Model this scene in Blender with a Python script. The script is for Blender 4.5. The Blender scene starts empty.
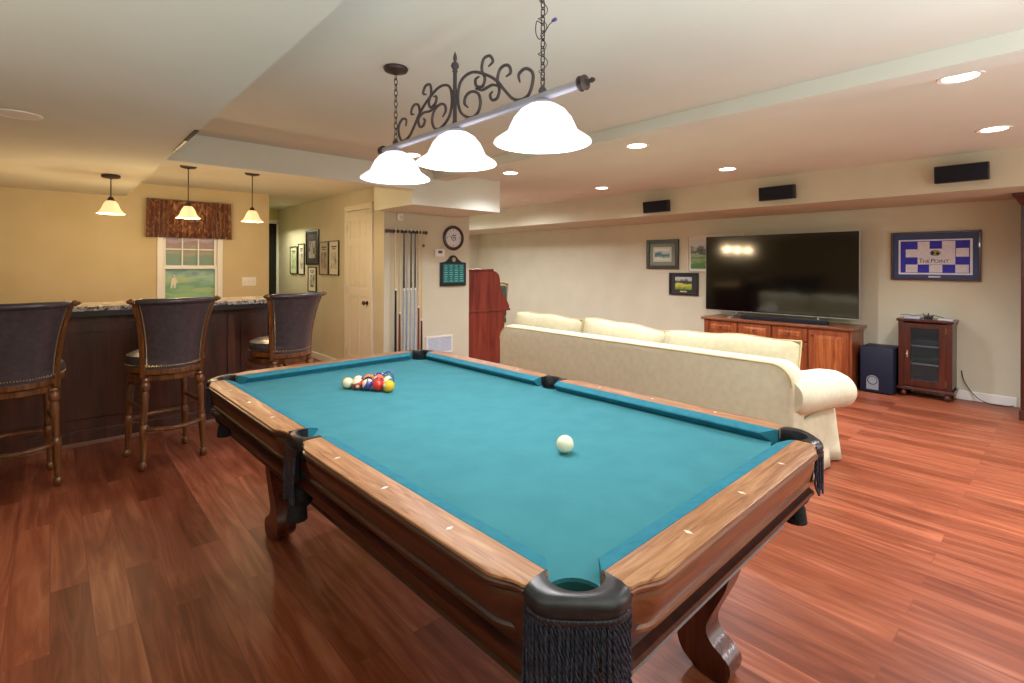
import bpy, bmesh, math, random
from math import sin, cos, pi, radians, sqrt, atan2
from mathutils import Vector, Matrix
random.seed(7)
SC = bpy.context.scene
COL = SC.collection

# ------------------------------------------------------------------ helpers
def lin(c):
    if isinstance(c, str):
        c = c.lstrip('#'); c = [int(c[i:i+2], 16)/255 for i in (0, 2, 4)]
    return tuple((x/12.92 if x <= .04045 else ((x+.055)/1.055)**2.4) for x in c[:3]) + (1,)

def newmat(name):
    m = bpy.data.materials.new(name); m.use_nodes = True
    nt = m.node_tree; b = nt.nodes['Principled BSDF']
    return m, nt, b

def mapped(nt, scale=(1, 1, 1), rot=(0, 0, 0), loc=(0, 0, 0)):
    tc = nt.nodes.new('ShaderNodeTexCoord'); mp = nt.nodes.new('ShaderNodeMapping')
    mp.inputs['Scale'].default_value = scale; mp.inputs['Rotation'].default_value = rot
    mp.inputs['Location'].default_value = loc
    nt.links.new(tc.outputs['Object'], mp.inputs['Vector'])
    return mp.outputs['Vector']

def ramp(nt, fac, stops):
    r = nt.nodes.new('ShaderNodeValToRGB')
    els = r.color_ramp.elements
    while len(els) < len(stops): els.new(.5)
    for e, (p, c) in zip(els, stops):
        e.position = p; e.color = lin(c)
    nt.links.new(fac, r.inputs['Fac'])
    return r.outputs['Color']

def addbump(nt, b, height, strength=.2, dist=.01):
    bp = nt.nodes.new('ShaderNodeBump'); bp.inputs['Strength'].default_value = strength
    bp.inputs['Distance'].default_value = dist
    nt.links.new(height, bp.inputs['Height']); nt.links.new(bp.outputs['Normal'], b.inputs['Normal'])

def noise(nt, vec, scale=5, detail=3, rough=.5, dist=0):
    n = nt.nodes.new('ShaderNodeTexNoise')
    n.inputs['Scale'].default_value = scale; n.inputs['Detail'].default_value = detail
    n.inputs['Roughness'].default_value = rough; n.inputs['Distortion'].default_value = dist
    nt.links.new(vec, n.inputs['Vector'])
    return n.outputs['Fac']

def plain(name, col, rough=.5, metal=0., spec=.5, emit=None, es=0, coat=0, trans=0, alpha=1):
    m, nt, b = newmat(name)
    b.inputs['Base Color'].default_value = lin(col); b.inputs['Roughness'].default_value = rough
    b.inputs['Metallic'].default_value = metal; b.inputs['Specular IOR Level'].default_value = spec
    b.inputs['Coat Weight'].default_value = coat
    b.inputs['Transmission Weight'].default_value = trans
    if emit: b.inputs['Emission Color'].default_value = lin(emit); b.inputs['Emission Strength'].default_value = es
    return m

def mottled(name, c1, c2, scale=8, sc=(1, 1, 1), rough=.8, bump=.1, spec=.3, detail=4, metal=0, bscale=None, coat=0, lo=.35, hi=.65):
    m, nt, b = newmat(name)
    v = mapped(nt, sc); f = noise(nt, v, scale, detail)
    nt.links.new(ramp(nt, f, [(lo, c1), (hi, c2)]), b.inputs['Base Color'])
    b.inputs['Roughness'].default_value = rough; b.inputs['Specular IOR Level'].default_value = spec
    b.inputs['Metallic'].default_value = metal; b.inputs['Coat Weight'].default_value = coat
    if bump: addbump(nt, b, noise(nt, v, bscale or scale*6, 3), bump, .004)
    return m

def wood(name, dark, mid, light, axis='y', scale=1., rough=.35, coat=.2, spec=.5):
    m, nt, b = newmat(name)
    s = {'x': (1.2, 16, 16), 'y': (16, 1.2, 16), 'z': (16, 16, 1.2)}[axis]
    v = mapped(nt, tuple(q*scale for q in s))
    f = noise(nt, v, 1.6, 6, .62, 1.2)
    nt.links.new(ramp(nt, f, [(.3, dark), (.5, mid), (.72, light)]), b.inputs['Base Color'])
    b.inputs['Roughness'].default_value = rough; b.inputs['Coat Weight'].default_value = coat
    b.inputs['Coat Roughness'].default_value = .25; b.inputs['Specular IOR Level'].default_value = spec
    addbump(nt, b, f, .06, .002)
    return m

class MB:
    def __init__(s): s.bm = bmesh.new()
    def box(s, x0, x1, y0, y1, z0, z1, bev=0, seg=2):
        vs = [s.bm.verts.new(p) for p in ((x0,y0,z0),(x1,y0,z0),(x1,y1,z0),(x0,y1,z0),(x0,y0,z1),(x1,y0,z1),(x1,y1,z1),(x0,y1,z1))]
        fs = [s.bm.faces.new([vs[i] for i in q]) for q in ((0,3,2,1),(4,5,6,7),(0,1,5,4),(1,2,6,5),(2,3,7,6),(3,0,4,7))]
        if bev:
            es = list({e for f in fs for e in f.edges})
            bmesh.ops.bevel(s.bm, geom=es, offset=bev, segments=seg, affect='EDGES', profile=.5, clamp_overlap=True)
        return s
    def loft(s, rings, close=True, cap=True):
        R = [[s.bm.verts.new(p) for p in r] for r in rings]
        n = len(R[0])
        for a, b in zip(R, R[1:]):
            for i in range(n if close else n-1):
                j = (i+1) % n
                try: s.bm.faces.new((a[i], a[j], b[j], b[i]))
                except ValueError: pass
        if cap and close:
            for r, fl in ((R[0], True), (R[-1], False)):
                try: s.bm.faces.new(list(reversed(r)) if fl else r)
                except ValueError: pass
        return s
    def lathe(s, prof, c=(0, 0, 0), axis='z', seg=24, cap=True):
        rings = []
        for r, h in prof:
            ring = []
            for i in range(seg):
                a = 2*pi*i/seg; u, v = r*cos(a), r*sin(a)
                p = {'z': (u, v, h), 'y': (v, h, u), 'x': (h, u, v)}[axis]
                ring.append((c[0]+p[0], c[1]+p[1], c[2]+p[2]))
            rings.append(ring)
        return s.loft(rings, True, cap)
    def cyl(s, c, r, h, axis='z', seg=24):
        return s.lathe([(r, 0), (r, h)], c, axis, seg)
    def tube(s, pts, r, seg=8, closed=False, flat=1.):
        pts = [Vector(p) for p in pts]; n = len(pts); rings = []
        up = Vector((0, 0, 1))
        prev = None
        for i, p in enumerate(pts):
            if closed: t = pts[(i+1) % n]-pts[i-1]
            else: t = pts[min(i+1, n-1)]-pts[max(i-1, 0)]
            if t.length < 1e-9: t = Vector((0, 0, 1))
            t.normalize()
            if prev is None:
                a = up if abs(t.z) < .9 else Vector((1, 0, 0))
                u = (a - t*a.dot(t)).normalized()
            else:
                u = prev - t*prev.dot(t)
                u = u.normalized() if u.length > 1e-6 else prev
            prev = u; w = t.cross(u)
            rr = r[i] if isinstance(r, (list, tuple)) else r
            rings.append([p + u*(rr*cos(2*pi*k/seg)) + w*(rr*flat*sin(2*pi*k/seg)) for k in range(seg)])
        if closed: rings.append(rings[0])
        if closed:
            R = [[s.bm.verts.new(p) for p in r_] for r_ in rings[:-1]]
            for i in range(n):
                a, b = R[i], R[(i+1) % n]
                for k in range(seg):
                    try: s.bm.faces.new((a[k], a[(k+1) % seg], b[(k+1) % seg], b[k]))
                    except ValueError: pass
            return s
        return s.loft(rings, True, True)
    def prism(s, poly, plane, a, b):
        def P(u, v, w): return {'xy': (u, v, w), 'xz': (u, w, v), 'yz': (w, u, v)}[plane]
        return s.loft([[P(u, v, a) for u, v in poly], [P(u, v, b) for u, v in poly]])
    def sphere(s, c, r, seg=20, rings=12, sz=1., half=None):
        prof = []
        for i in range(rings+1):
            a = -pi/2 + pi*i/rings
            if half == 'top' and a < 0: continue
            prof.append((max(r*cos(a), 1e-4), r*sz*sin(a)))
        return s.lathe(prof, c, 'z', seg)
    def move(s, M):
        bmesh.ops.transform(s.bm, matrix=M, verts=s.bm.verts[:]); return s
    def build(s, name, mat=None, parent=None, smooth=True, bevel=0, loc=None, rotz=None, ang=38, sub=0):
        bmesh.ops.recalc_face_normals(s.bm, faces=s.bm.faces[:])
        me = bpy.data.meshes.new(name); s.bm.to_mesh(me); s.bm.free()
        if mat: me.materials.append(mat)
        if smooth and len(me.polygons):
            me.shade_smooth()
            me.set_sharp_from_angle(angle=radians(ang))
        o = bpy.data.objects.new(name, me); COL.objects.link(o)
        if parent: o.parent = parent
        if loc: o.location = loc
        if rotz is not None: o.rotation_euler = (0, 0, rotz)
        if bevel:
            md = o.modifiers.new('b', 'BEVEL'); md.width = bevel; md.segments = 3; md.limit_method = 'ANGLE'; md.angle_limit = radians(40)
        if sub:
            md = o.modifiers.new('s', 'SUBSURF'); md.levels = sub; md.render_levels = sub
        return o

def frame4(m, plane, w0, w1, a0, a1, b0, b1, fw):
    def B(p0, p1, q0, q1):
        if plane == 'y': m.box(p0, p1, w0, w1, q0, q1)     # frame standing in xz
        else: m.box(w0, w1, p0, p1, q0, q1)                # frame standing in yz
    B(a0, a0+fw, b0+fw, b1-fw); B(a1-fw, a1, b0+fw, b1-fw); B(a0, a1, b1-fw, b1); B(a0, a1, b0, b0+fw)
    return m

def tag(o, label=None, cat=None, group=None, kind=None):
    if label: o['label'] = label
    if cat: o['category'] = cat
    if group: o['group'] = group
    if kind: o['kind'] = kind
    return o

def thing(name, label, cat, loc=(0, 0, 0), rz=0, group=None):
    o = bpy.data.objects.new(name, None); COL.objects.link(o)
    o.empty_display_size = .1
    o.location = loc; o.rotation_euler = (0, 0, rz)
    return tag(o, label, cat, group)

def kids(o): return [c for c in bpy.data.objects if c.parent == o]
def copy_tree(o, parent=None):
    c = o.copy(); COL.objects.link(c); c.parent = parent
    for ch in kids(o): copy_tree(ch, c)
    return c

def struct(o, label=None):
    o['kind'] = 'structure'
    if label: o['label'] = label
    return o

def text_mesh(txt, size, name, mat, parent, M, extrude=.0006, sx=1.):
    cu = bpy.data.curves.new('t', 'FONT'); cu.body = txt; cu.size = size; cu.align_x = 'CENTER'; cu.align_y = 'CENTER'; cu.extrude = extrude
    ob = bpy.data.objects.new('t', cu); COL.objects.link(ob)
    dg = bpy.context.evaluated_depsgraph_get(); dg.update()
    me = bpy.data.meshes.new_from_object(ob.evaluated_get(dg))
    bpy.data.objects.remove(ob); bpy.data.curves.remove(cu)
    me.transform(M @ Matrix.Diagonal((sx, 1, 1, 1)))
    me.name = name; me.materials.clear(); me.materials.append(mat)
    o = bpy.data.objects.new(name, me); COL.objects.link(o); o.parent = parent
    return o

def smooth_curve(pts, n=6):
    P = [Vector(p) for p in pts]; out = []
    for i in range(len(P)-1):
        p0 = P[max(i-1, 0)]; p1 = P[i]; p2 = P[i+1]; p3 = P[min(i+2, len(P)-1)]
        for k in range(n):
            t = k/n
            out.append(.5*((2*p1)+(-p0+p2)*t+(2*p0-5*p1+4*p2-p3)*t*t+(-p0+3*p1-3*p2+p3)*t*t*t))
    out.append(P[-1]); return out

# ------------------------------------------------------------------ materials
M_wall = mottled('wall_paint', '#cfc9b2', '#cac4ab', 3, rough=.85, bump=.03, bscale=120)
M_wall_bar = mottled('bar_wall_pendant_glow', '#cdbd98', '#c8b790', 3, rough=.85, bump=.03, bscale=120)  # same wall paint, with the pendants' golden light mixed into its colour
M_hall = mottled('hall_paint', '#c9c184', '#c0b87a', 3, rough=.85, bump=.03, bscale=120)
M_ceil = mottled('ceiling_paint', '#dbddd0', '#d7d9cb', 2, rough=.9, bump=.03, bscale=140)
M_white = plain('white_trim', '#e8e6e0', .4)
M_door = plain('door_white', '#e2dccb', .42)
M_floorw = None

def floor_mat():
    m, nt, b = newmat('laminate_planks')
    tc = nt.nodes.new('ShaderNodeTexCoord')
    mp = nt.nodes.new('ShaderNodeMapping'); mp.inputs['Rotation'].default_value = (0, 0, pi/2)
    nt.links.new(tc.outputs['Object'], mp.inputs['Vector'])
    br = nt.nodes.new('ShaderNodeTexBrick'); nt.links.new(mp.outputs['Vector'], br.inputs['Vector'])
    br.offset = .37; br.inputs['Scale'].default_value = 1
    br.inputs['Brick Width'].default_value = 1.22; br.inputs['Row Height'].default_value = .127
    br.inputs['Mortar Size'].default_value = .0018; br.inputs['Mortar Smooth'].default_value = .3
    br.inputs['Color1'].default_value = (0, 0, 0, 1); br.inputs['Color2'].default_value = (1, 1, 1, 1); br.inputs['Mortar'].default_value = (.5, .5, .5, 1)
    # board-by-board offset of the grain
    add = nt.nodes.new('ShaderNodeVectorMath'); add.operation = 'MULTIPLY_ADD'
    nt.links.new(br.outputs['Color'], add.inputs[0]); add.inputs[1].default_value = (7, 13, 3)
    mp2 = nt.nodes.new('ShaderNodeMapping'); mp2.inputs['Scale'].default_value = (9, .8, 1)
    nt.links.new(tc.outputs['Object'], mp2.inputs['Vector'])
    nt.links.new(mp2.outputs['Vector'], add.inputs[2])
    n1 = noise(nt, add.outputs['Vector'], 1.5, 6, .6, 1.6)
    col = ramp(nt, n1, [(.25, '#7c3c26'), (.47, '#9f5538'), (.60, '#b4694b'), (.80, '#c98364')])
    # fine strips
    mp3 = nt.nodes.new('ShaderNodeMapping'); mp3.inputs['Scale'].default_value = (60, 1.5, 1)
    nt.links.new(tc.outputs['Object'], mp3.inputs['Vector'])
    n2 = noise(nt, mp3.outputs['Vector'], 1.2, 3, .6)
    mx = nt.nodes.new('ShaderNodeMix'); mx.data_type = 'RGBA'; mx.blend_type = 'OVERLAY'
    mx.inputs['Factor'].default_value = .25
    g = ramp(nt, n2, [(.3, '#666666'), (.7, '#9c9c9c')])
    nt.links.new(col, mx.inputs[6]); nt.links.new(g, mx.inputs[7])
    # board tint
    mx2 = nt.nodes.new('ShaderNodeMix'); mx2.data_type = 'RGBA'; mx2.blend_type = 'MULTIPLY'; mx2.inputs['Factor'].default_value = 1
    tint = ramp(nt, br.outputs['Color'], [(0, '#c8bcb4'), (1, '#ffffff')])
    nt.links.new(mx.outputs[2], mx2.inputs[6]); nt.links.new(tint, mx2.inputs[7])
    mx3 = nt.nodes.new('ShaderNodeMix'); mx3.data_type = 'RGBA'
    nt.links.new(br.outputs['Fac'], mx3.inputs['Factor'])
    nt.links.new(mx2.outputs[2], mx3.inputs[6]); mx3.inputs[7].default_value = lin('#7a3d2c')
    nt.links.new(mx3.outputs[2], b.inputs['Base Color'])
    b.inputs['Roughness'].default_value = .38; b.inputs['Specular IOR Level'].default_value = .2
    addbump(nt, b, n1, .03, .002)
    return m
M_floor = floor_mat()

M_felt = mottled('teal_felt', '#3d7c87', '#42828d', 9, rough=.95, bump=.12, bscale=700, spec=.1)
M_cush = mottled('teal_cushion_cloth', '#2c7286', '#347c90', 30, rough=.9, bump=.08, bscale=700, spec=.12)
M_rail_y = wood('oak_rail_long', '#7c5033', '#a87650', '#c29873', 'y', 2.2, .5, .08, .3)
M_rail_x = wood('oak_rail_cross', '#774a2d', '#a1704a', '#bd9270', 'x', 2.2, .42, .15, .35)
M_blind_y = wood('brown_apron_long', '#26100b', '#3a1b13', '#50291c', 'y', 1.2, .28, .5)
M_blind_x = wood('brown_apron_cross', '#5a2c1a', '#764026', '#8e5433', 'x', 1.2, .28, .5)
M_frame = wood('dark_table_frame', '#260f0a', '#381810', '#4c2418', 'y', 1.2, .3, .4)
M_legw = wood('mahogany_leg', '#33140e', '#4a2118', '#63301f', 'z', .8, .25, .5)
M_pearl = plain('pearl_inlay', '#efe9dc', .25)
M_leather_blk = mottled('black_leather', '#16161a', '#26262b', 40, rough=.32, bump=.05, bscale=300, spec=.5)
M_netblk = mottled('black_net', '#0c0c0f', '#1d1d22', 90, rough=.7, bump=.5, bscale=160)

M_fringe = mottled('black_twisted_cord', '#1b1d28', '#3a3d4e', 120, rough=.55, bump=.2, bscale=500)
M_pocket_in = plain('pocket_teal_reflection', '#0c4a48', .9)  # dark teal paints in the cloth's reflection inside the pocket

M_bar = wood('bar_mahogany', '#33170f', '#4a2519', '#5f3325', 'z', .5, .35, .3)
def granite():
    m, nt, b = newmat('speckled_granite')
    v = mapped(nt); vo = nt.nodes.new('ShaderNodeTexVoronoi'); vo.inputs['Scale'].default_value = 70
    nt.links.new(v, vo.inputs['Vector'])
    s = nt.nodes.new('ShaderNodeSeparateColor'); nt.links.new(vo.outputs['Color'], s.inputs['Color'])
    nt.links.new(ramp(nt, s.outputs['Red'], [(0, '#3a3734'), (.3, '#8d8278'), (.6, '#b9aea2'), (1, '#ddd5ca')]), b.inputs['Base Color'])
    b.inputs['Roughness'].default_value = .15
    return m
M_granite = granite()
M_stoolw = wood('stool_walnut', '#3c1f0c', '#6b3f1c', '#8d5a2e', 'z', 1.2, .3, .4)
M_stool_leather = mottled('dark_brown_leather', '#3a3439', '#484148', 30, rough=.33, bump=.05, bscale=260, spec=.6)
M_nail = plain('brass_nailhead', '#c9a874', .3, .9)
M_brassd = plain('antique_brass', '#8a6a44', .35, .8)

M_sofa = mottled('cream_corduroy', '#c6c0a8', '#cec8b0', 22, rough=.95, bump=.22, bscale=240, spec=.1)
M_sofa2 = mottled('cream_pillow_chenille', '#c0b695', '#c9bfa0', 26, rough=.95, bump=.22, bscale=200, spec=.1)
M_piping = plain('cream_piping', '#c4b482', .9)
M_slip = mottled('pale_slipcover', '#c9c2a6', '#d2ccb3', 10, rough=.95, bump=.1, bscale=200, spec=.1)

M_cherry = wood('cherry_cabinet', '#5e2713', '#86401f', '#a45a30', 'z', .7, .35, .3)
M_cherry_y = wood('cherry_cabinet_top', '#5e2f18', '#7d4727', '#96603a', 'y', .7, .3, .3)
M_mahog = wood('dark_mahogany', '#2c0d08', '#45180f', '#5a2517', 'z', .7, .3, .35)
M_desk = wood('red_mahogany_desk', '#5a2016', '#7a3122', '#8f4130', 'z', .6, .4, .2)
M_black = plain('black_plastic', '#141416', .45)
M_gloss = plain('black_gloss', '#050507', .12, spec=.6)
M_screen = plain('tv_glass', '#030304', .09, spec=.9)
M_silver = plain('silver_trim', '#b9bcc0', .3, .8)
M_navy = mottled('navy_black_vinyl', '#141a2b', '#1a2236', 60, rough=.5, bump=.08, bscale=300)
M_grille = mottled('speaker_cloth', '#15161c', '#23252e', 300, rough=.9, bump=.3, bscale=900)
M_brz = plain('dark_bronze', '#4a3f3c', .45, .6)
M_iron = plain('wrought_iron_grey', '#5b5458', .45, .5)
M_rodm = plain('pewter_rod', '#b9b9c6', .42, .45)
M_shade = plain('lit_white_glass', '#cfcfd4', .4, emit='#fbf8ff', es=1.4)
M_shade_w = plain('lit_amber_glass', '#f0c090', .4, emit='#ffc890', es=1.15)
M_led = plain('lit_downlight', '#ffffff', .4, emit='#fff6ea', es=9)
M_trimw = plain('downlight_trim', '#efe9dd', .5)
M_glass = None
def glass_mat():
    m, nt, b = newmat('smoky_glass')
    b.inputs['Base Color'].default_value = lin('#3a4246'); b.inputs['Roughness'].default_value = .06
    b.inputs['Transmission Weight'].default_value = .0; b.inputs['Alpha'].default_value = .28
    b.inputs['Specular IOR Level'].default_value = .6
    return m
M_glass = glass_mat()

# ------------------------------------------------------------------ key dimensions
ZC = 2.38                       # main ceiling
ZS = 2.16                       # low soffit above the bar stools
ZB = 2.325                      # ceiling over the bar
XR = 7.07                       # television wall
XS = .635                       # edge of the low soffit
YB = 7.3                        # wall behind the bar
XD = 2.9                        # wall with the white door
YQ = 5.45                       # wall with the cue rack
XL, YF, YH = -3.2, -1.9, 9.2
YE = 8.95                       # far end of the television side

def slab(name, b, mat, label=None, **k):
    return struct(MB().box(*b).build(name, mat, **k), label)

# ------------------------------------------------------------------ shell
slab('floor', (XL-.1, XR+.1, YF-.1, YH+.1, -.1, 0), M_floor)
slab('ceiling', (XS, 5.96, YF, YE, ZC, ZC+.1), M_ceil)
slab('wall_right', (XR, XR+.1, YF-.1, YE+.1, 0, ZC+.1), M_wall)
slab('wall_front', (XL-.1, XR+.1, YF-.1, YF, 0, ZC+.1), M_wall)
slab('wall_left', (XL-.1, XL, YF, YB+.1, 0, ZC+.1), M_wall_bar)
# wall behind the bar with the window opening left in it
wb = MB()
wb.box(XL, .99, YB, YB+.12, 0, ZC); wb.box(1.56, 2.18, YB, YB+.12, 0, ZC)
wb.box(.99, 1.56, YB, YB+.12, 0, .93); wb.box(.99, 1.56, YB, YB+.12, 1.98, ZC)
wb.box(2.08, 2.18, YB+.12, YH, 0, ZC)
struct(wb.build('wall_back', M_wall_bar))
slab('wall_hall', (2.18, XD, YH, YH+.1, 2.08, ZC), M_hall)
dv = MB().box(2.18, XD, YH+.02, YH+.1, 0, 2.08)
struct(dv.build('hall_doorway_panel', plain('painted_doorway_dark', '#1c1f17', .9)))  # flat panel closing the doorway, darkness of the unlit room painted on
slab('wall_door_side', (XD, XD+.1, YQ, YH+.1, 0, ZC), M_wall)
slab('wall_cue_side', (XD+.1, 4.15, YQ, YQ+.1, 0, ZC), M_wall)
slab('wall_return', (4.05, 4.15, YQ+.1, YE, 0, ZC), M_wall)
slab('wall_end', (4.05, XR, YE, YE+.1, 0, ZC), M_wall)
# ceiling levels
slab('ceiling_bar', (XS, XD, 4.70, YH, ZB, ZB+.15), M_ceil, 'bar ceiling behind the cross beam')
slab('trim_1', (XL, XS, YF, YB, ZS, ZC+.1), M_ceil, 'low soffit over the bar stools')
slab('trim_2', (XS, 2.77, 4.54, 4.70, ZS, ZC), M_ceil, 'cross beam at the end of the high ceiling')
slab('trim_3', (2.77, 3.96, 4.6, YQ, 2.01, ZC), M_ceil, 'boxed soffit in front of the cue rack wall')
slab('trim_4', (3.02, 3.20, YF, 4.6, 2.295, ZC), M_ceil, 'shallow beam along the ceiling')
slab('trim_5', (5.96, XR, YF, YE, 2.052, ZC+.1), M_wall, 'bulkhead above the television wall')
# baseboards
def base(name, b): return struct(MB().box(*b).build(name, M_white, bevel=.004))
base('baseboard_right', (XR-.016, XR, .39, 4.9, 0, .092))
base('baseboard_end', (4.15, XR, YE-.016, YE, 0, .092))
base('baseboard_cue_side', (XD, 4.15, YQ-.016, YQ, 0, .092))
base('baseboard_door_side', (XD-.016, XD, 6.49, YH, 0, .092))
base('baseboard_back', (XL, 2.18, YB-.016, YB, 0, .092))

# ------------------------------------------------------------------ door_1
d = thing('door_1', 'white six panel closet door with bronze knob', 'door', (XD, 6.09, 0)); d['kind'] = 'structure'
m = MB(); m.box(-.012, .0, -.315, .315, .01, 2.07)
# raised stiles / rails leaving recessed panels
cols = [(-.315, -.235), (-.045, .045), (.235, .315)]
for a, b_ in cols: m.box(-.022, -.012, a, b_, .01, 2.07)
for a, b_ in ((.01, .22), (.98, 1.09), (1.62, 1.72), (1.95, 2.07)):
    for c0, c1 in ((-.235, -.045), (.045, .235)): m.box(-.022, -.012, c0, c1, a, b_)
m.build('door_leaf', M_door, d, bevel=.003)
m = MB()
for ya, yb in ((-.235, -.045), (.045, .235)):
    for za, zb in ((.22, .98), (1.09, 1.62), (1.72, 1.95)):
        m.box(-.019, -.011, ya+.025, yb-.025, za+.025, zb-.025)
m.build('door_panel', M_door, d, bevel=.006)
m = MB(); m.box(-.03, 0, -.385, -.315, 0, 2.075); m.box(-.03, 0, .315, .385, 0, 2.075); m.box(-.032, 0, -.385, .385, 2.075, 2.145)
m.build('door_casing', M_door, d, bevel=.006)
m = MB(); m.lathe([(.026, 0), (.026, -.006), (.010, -.010), (.010, -.03), (.024, -.038), (.027, -.052), (.018, -.064), (.002, -.066)], (-.022, -.265, .915), 'x', 18)
m.build('door_knob', plain('dark_nickel', '#5c5048', .25, .9), d)
m = MB()
for z in (.25, 1.05, 1.85): m.box(-.028, -.02, .308, .322, z-.045, z+.045)
m.build('door_hinge', M_silver, d)

# hall door casing
m = MB(); m.box(2.862, 2.9, YH-.03, YH, 0, 2.12); m.box(2.2, 2.9, YH-.03, YH, 2.08, 2.14)
struct(m.build('trim_6', M_white, bevel=.004), 'casing of the dark hall doorway')

# ------------------------------------------------------------------ window_1 with painted golf course behind
w = thing('window_1', 'white double hung window looking onto a golf green mural', 'window', (1.275, YB, 0)); w['kind'] = 'structure'
m = MB(); m.box(-.345, -.285, -.025, 0, .90, 1.98); m.box(.285, .345, -.025, 0, .90, 1.98)
m.box(-.345, .345, -.025, 0, 1.98, 2.05); m.box(-.36, .36, -.05, 0, .87, .90)
m.build('window_casing', M_white, w, bevel=.004)
m = MB()
m.box(-.285, .285, .015, .04, 1.335, 1.37); m.box(-.285, -.255, .015, .04, 1.37, 1.94); m.box(.255, .285, .015, .04, 1.37, 1.94); m.box(-.285, .285, .015, .04, 1.94, 1.98)
for x in (-.085, .085): m.box(x-.008, x+.008, .018, .036, 1.37, 1.94)
for z in (1.565, 1.755): m.box(-.255, .255, .0185, .0355, z-.008, z+.008)
m.build('upper_sash', M_white, w, bevel=.002)
m = MB()
m.box(-.285, .285, -.005, .015, 1.325, 1.352); m.box(-.285, -.262, -.005, .015, .97, 1.325); m.box(.262, .285, -.005, .015, .97, 1.325); m.box(-.285, .285, -.005, .015, .93, .97)
m.build('lower_sash', M_white, w, bevel=.002)
def mural_mat():
    m, nt, b = newmat('golf_green_mural')
    tc = nt.nodes.new('ShaderNodeTexCoord'); sp = nt.nodes.new('ShaderNodeSeparateXYZ'); nt.links.new(tc.outputs['Object'], sp.inputs['Vector'])
    n = noise(nt, mapped(nt, (1, 1, 2.2)), 5, 3, .5)
    ma = nt.nodes.new('ShaderNodeMath'); ma.operation = 'MULTIPLY_ADD'; nt.links.new(n, ma.inputs[0]); ma.inputs[1].default_value = .35
    nt.links.new(sp.outputs['Z'], ma.inputs[2])
    mr = nt.nodes.new('ShaderNodeMapRange'); mr.inputs[1].default_value = 1.05; mr.inputs[2].default_value = 2.05
    nt.links.new(ma.outputs[0], mr.inputs[0])
    c = ramp(nt, mr.outputs[0], [(.0, '#5f7a4c'), (.16, '#7f9d6b'), (.24, '#5e8666'), (.36, '#8fa888'), (.44, '#5f7c74'), (.56, '#6d7f66'), (.66, '#8d8a6c'), (.74, '#8b6f68'), (.9, '#c7b8bd')])
    nt.links.new(c, b.inputs['Base Color']); nt.links.new(c, b.inputs['Emission Color']); b.inputs['Emission Strength'].default_value = .3  # mural emits its own colour, a faint painted-in glow
    b.inputs['Roughness'].default_value = .5
    return m
MB().box(-.3, .3, .07, .08, .9, 2.0).build('golf_mural', mural_mat(), w)
m = MB()
for cx, cz, rx, rz in ((-.12, 1.19, .16, .035), (.17, 1.06, .15, .03)):
    m.prism([(cx+rx*cos(a*pi/12), cz+rz*sin(a*pi/12)) for a in range(24)], 'xz', .064, .069)
m.build('pale_green', plain('pale_putting_green', '#a9c293', .6), w)
m = MB()
m.sphere((-.165, .062, 1.235), .016, 10, 8); m.prism([(-.185, 1.215), (-.145, 1.222), (-.14, 1.16), (-.15, 1.09), (-.168, 1.09), (-.17, 1.14), (-.185, 1.09), (-.2, 1.09), (-.195, 1.16)], 'xz', .058, .066)
m.tube([(-.15, .06, 1.2), (-.13, .058, 1.17), (-.142, .06, 1.15)], .006)
m.build('painted_golfer', plain('golfer_white', '#dcdcd0', .6), w)

# valance
def valance():
    m, nt, b = newmat('bronze_brocade')
    v = mapped(nt, (9, 9, 5)); f = noise(nt, v, 1.8, 4, .6, 2.5)
    nt.links.new(ramp(nt, f, [(.40, '#4e2212'), (.5, '#6b341b'), (.57, '#8a5a34'), (.66, '#a98455')]), b.inputs['Base Color'])
    b.inputs['Roughness'].default_value = .55; b.inputs['Sheen Weight'].default_value = .3
    return m
M_val = valance()
v = thing('window_valance', 'brown patterned fabric valance gathered over the window', 'curtain', (1.26, YB-.02, 0))
rings = []
N = 120
def pleat(u, k): 
    a = .006+.014*min(1, abs(u)*1.6)*(1 if abs(u) > .28 else .35)
    return -.075 - a*sin(u*46+sin(u*9)*2)*k
for z, wd, k in ((2.145, .43, .4), (2.12, .43, .7), (1.95, .432, 1), (1.80, .436, 1.2), (1.70, .442, 1.4)):
    rings.append([(u*wd, pleat(u, k), z-.01*(u+1)*0) for u in [-1+2*i/N for i in range(N+1)]])
m = MB(); m.loft(rings, close=False)
for sx in (-1, 1): m.loft([[(sx*.43, -.075, 2.145), (sx*.43, 0, 2.145)], [(sx*.442, -.075, 1.70), (sx*.43, 0, 1.70)]], close=False)
o = m.build('valance_fabric', M_val, v); md = o.modifiers.new('s', 'SOLIDIFY'); md.thickness = .006
MB().box(-.425, .425, -.065, .0, 2.12, 2.14).build('mounting_board', M_bar, v)

# light switch plate
s_ = thing('light_switch', 'white triple light switch plate on the wall behind the bar', 'switch', (1.935, YB, 1.158))
MB().box(-.085, .085, -.007, 0, -.058, .058, .003).build('switch_plate', M_white, s_)
for x in (-.046, 0, .046):
    m = MB(); m.box(x-.006, x+.006, -.016, -.007, -.012, .012); m.build('toggle', plain('toggle_ivory', '#d9d4c6', .4), s_)

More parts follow.
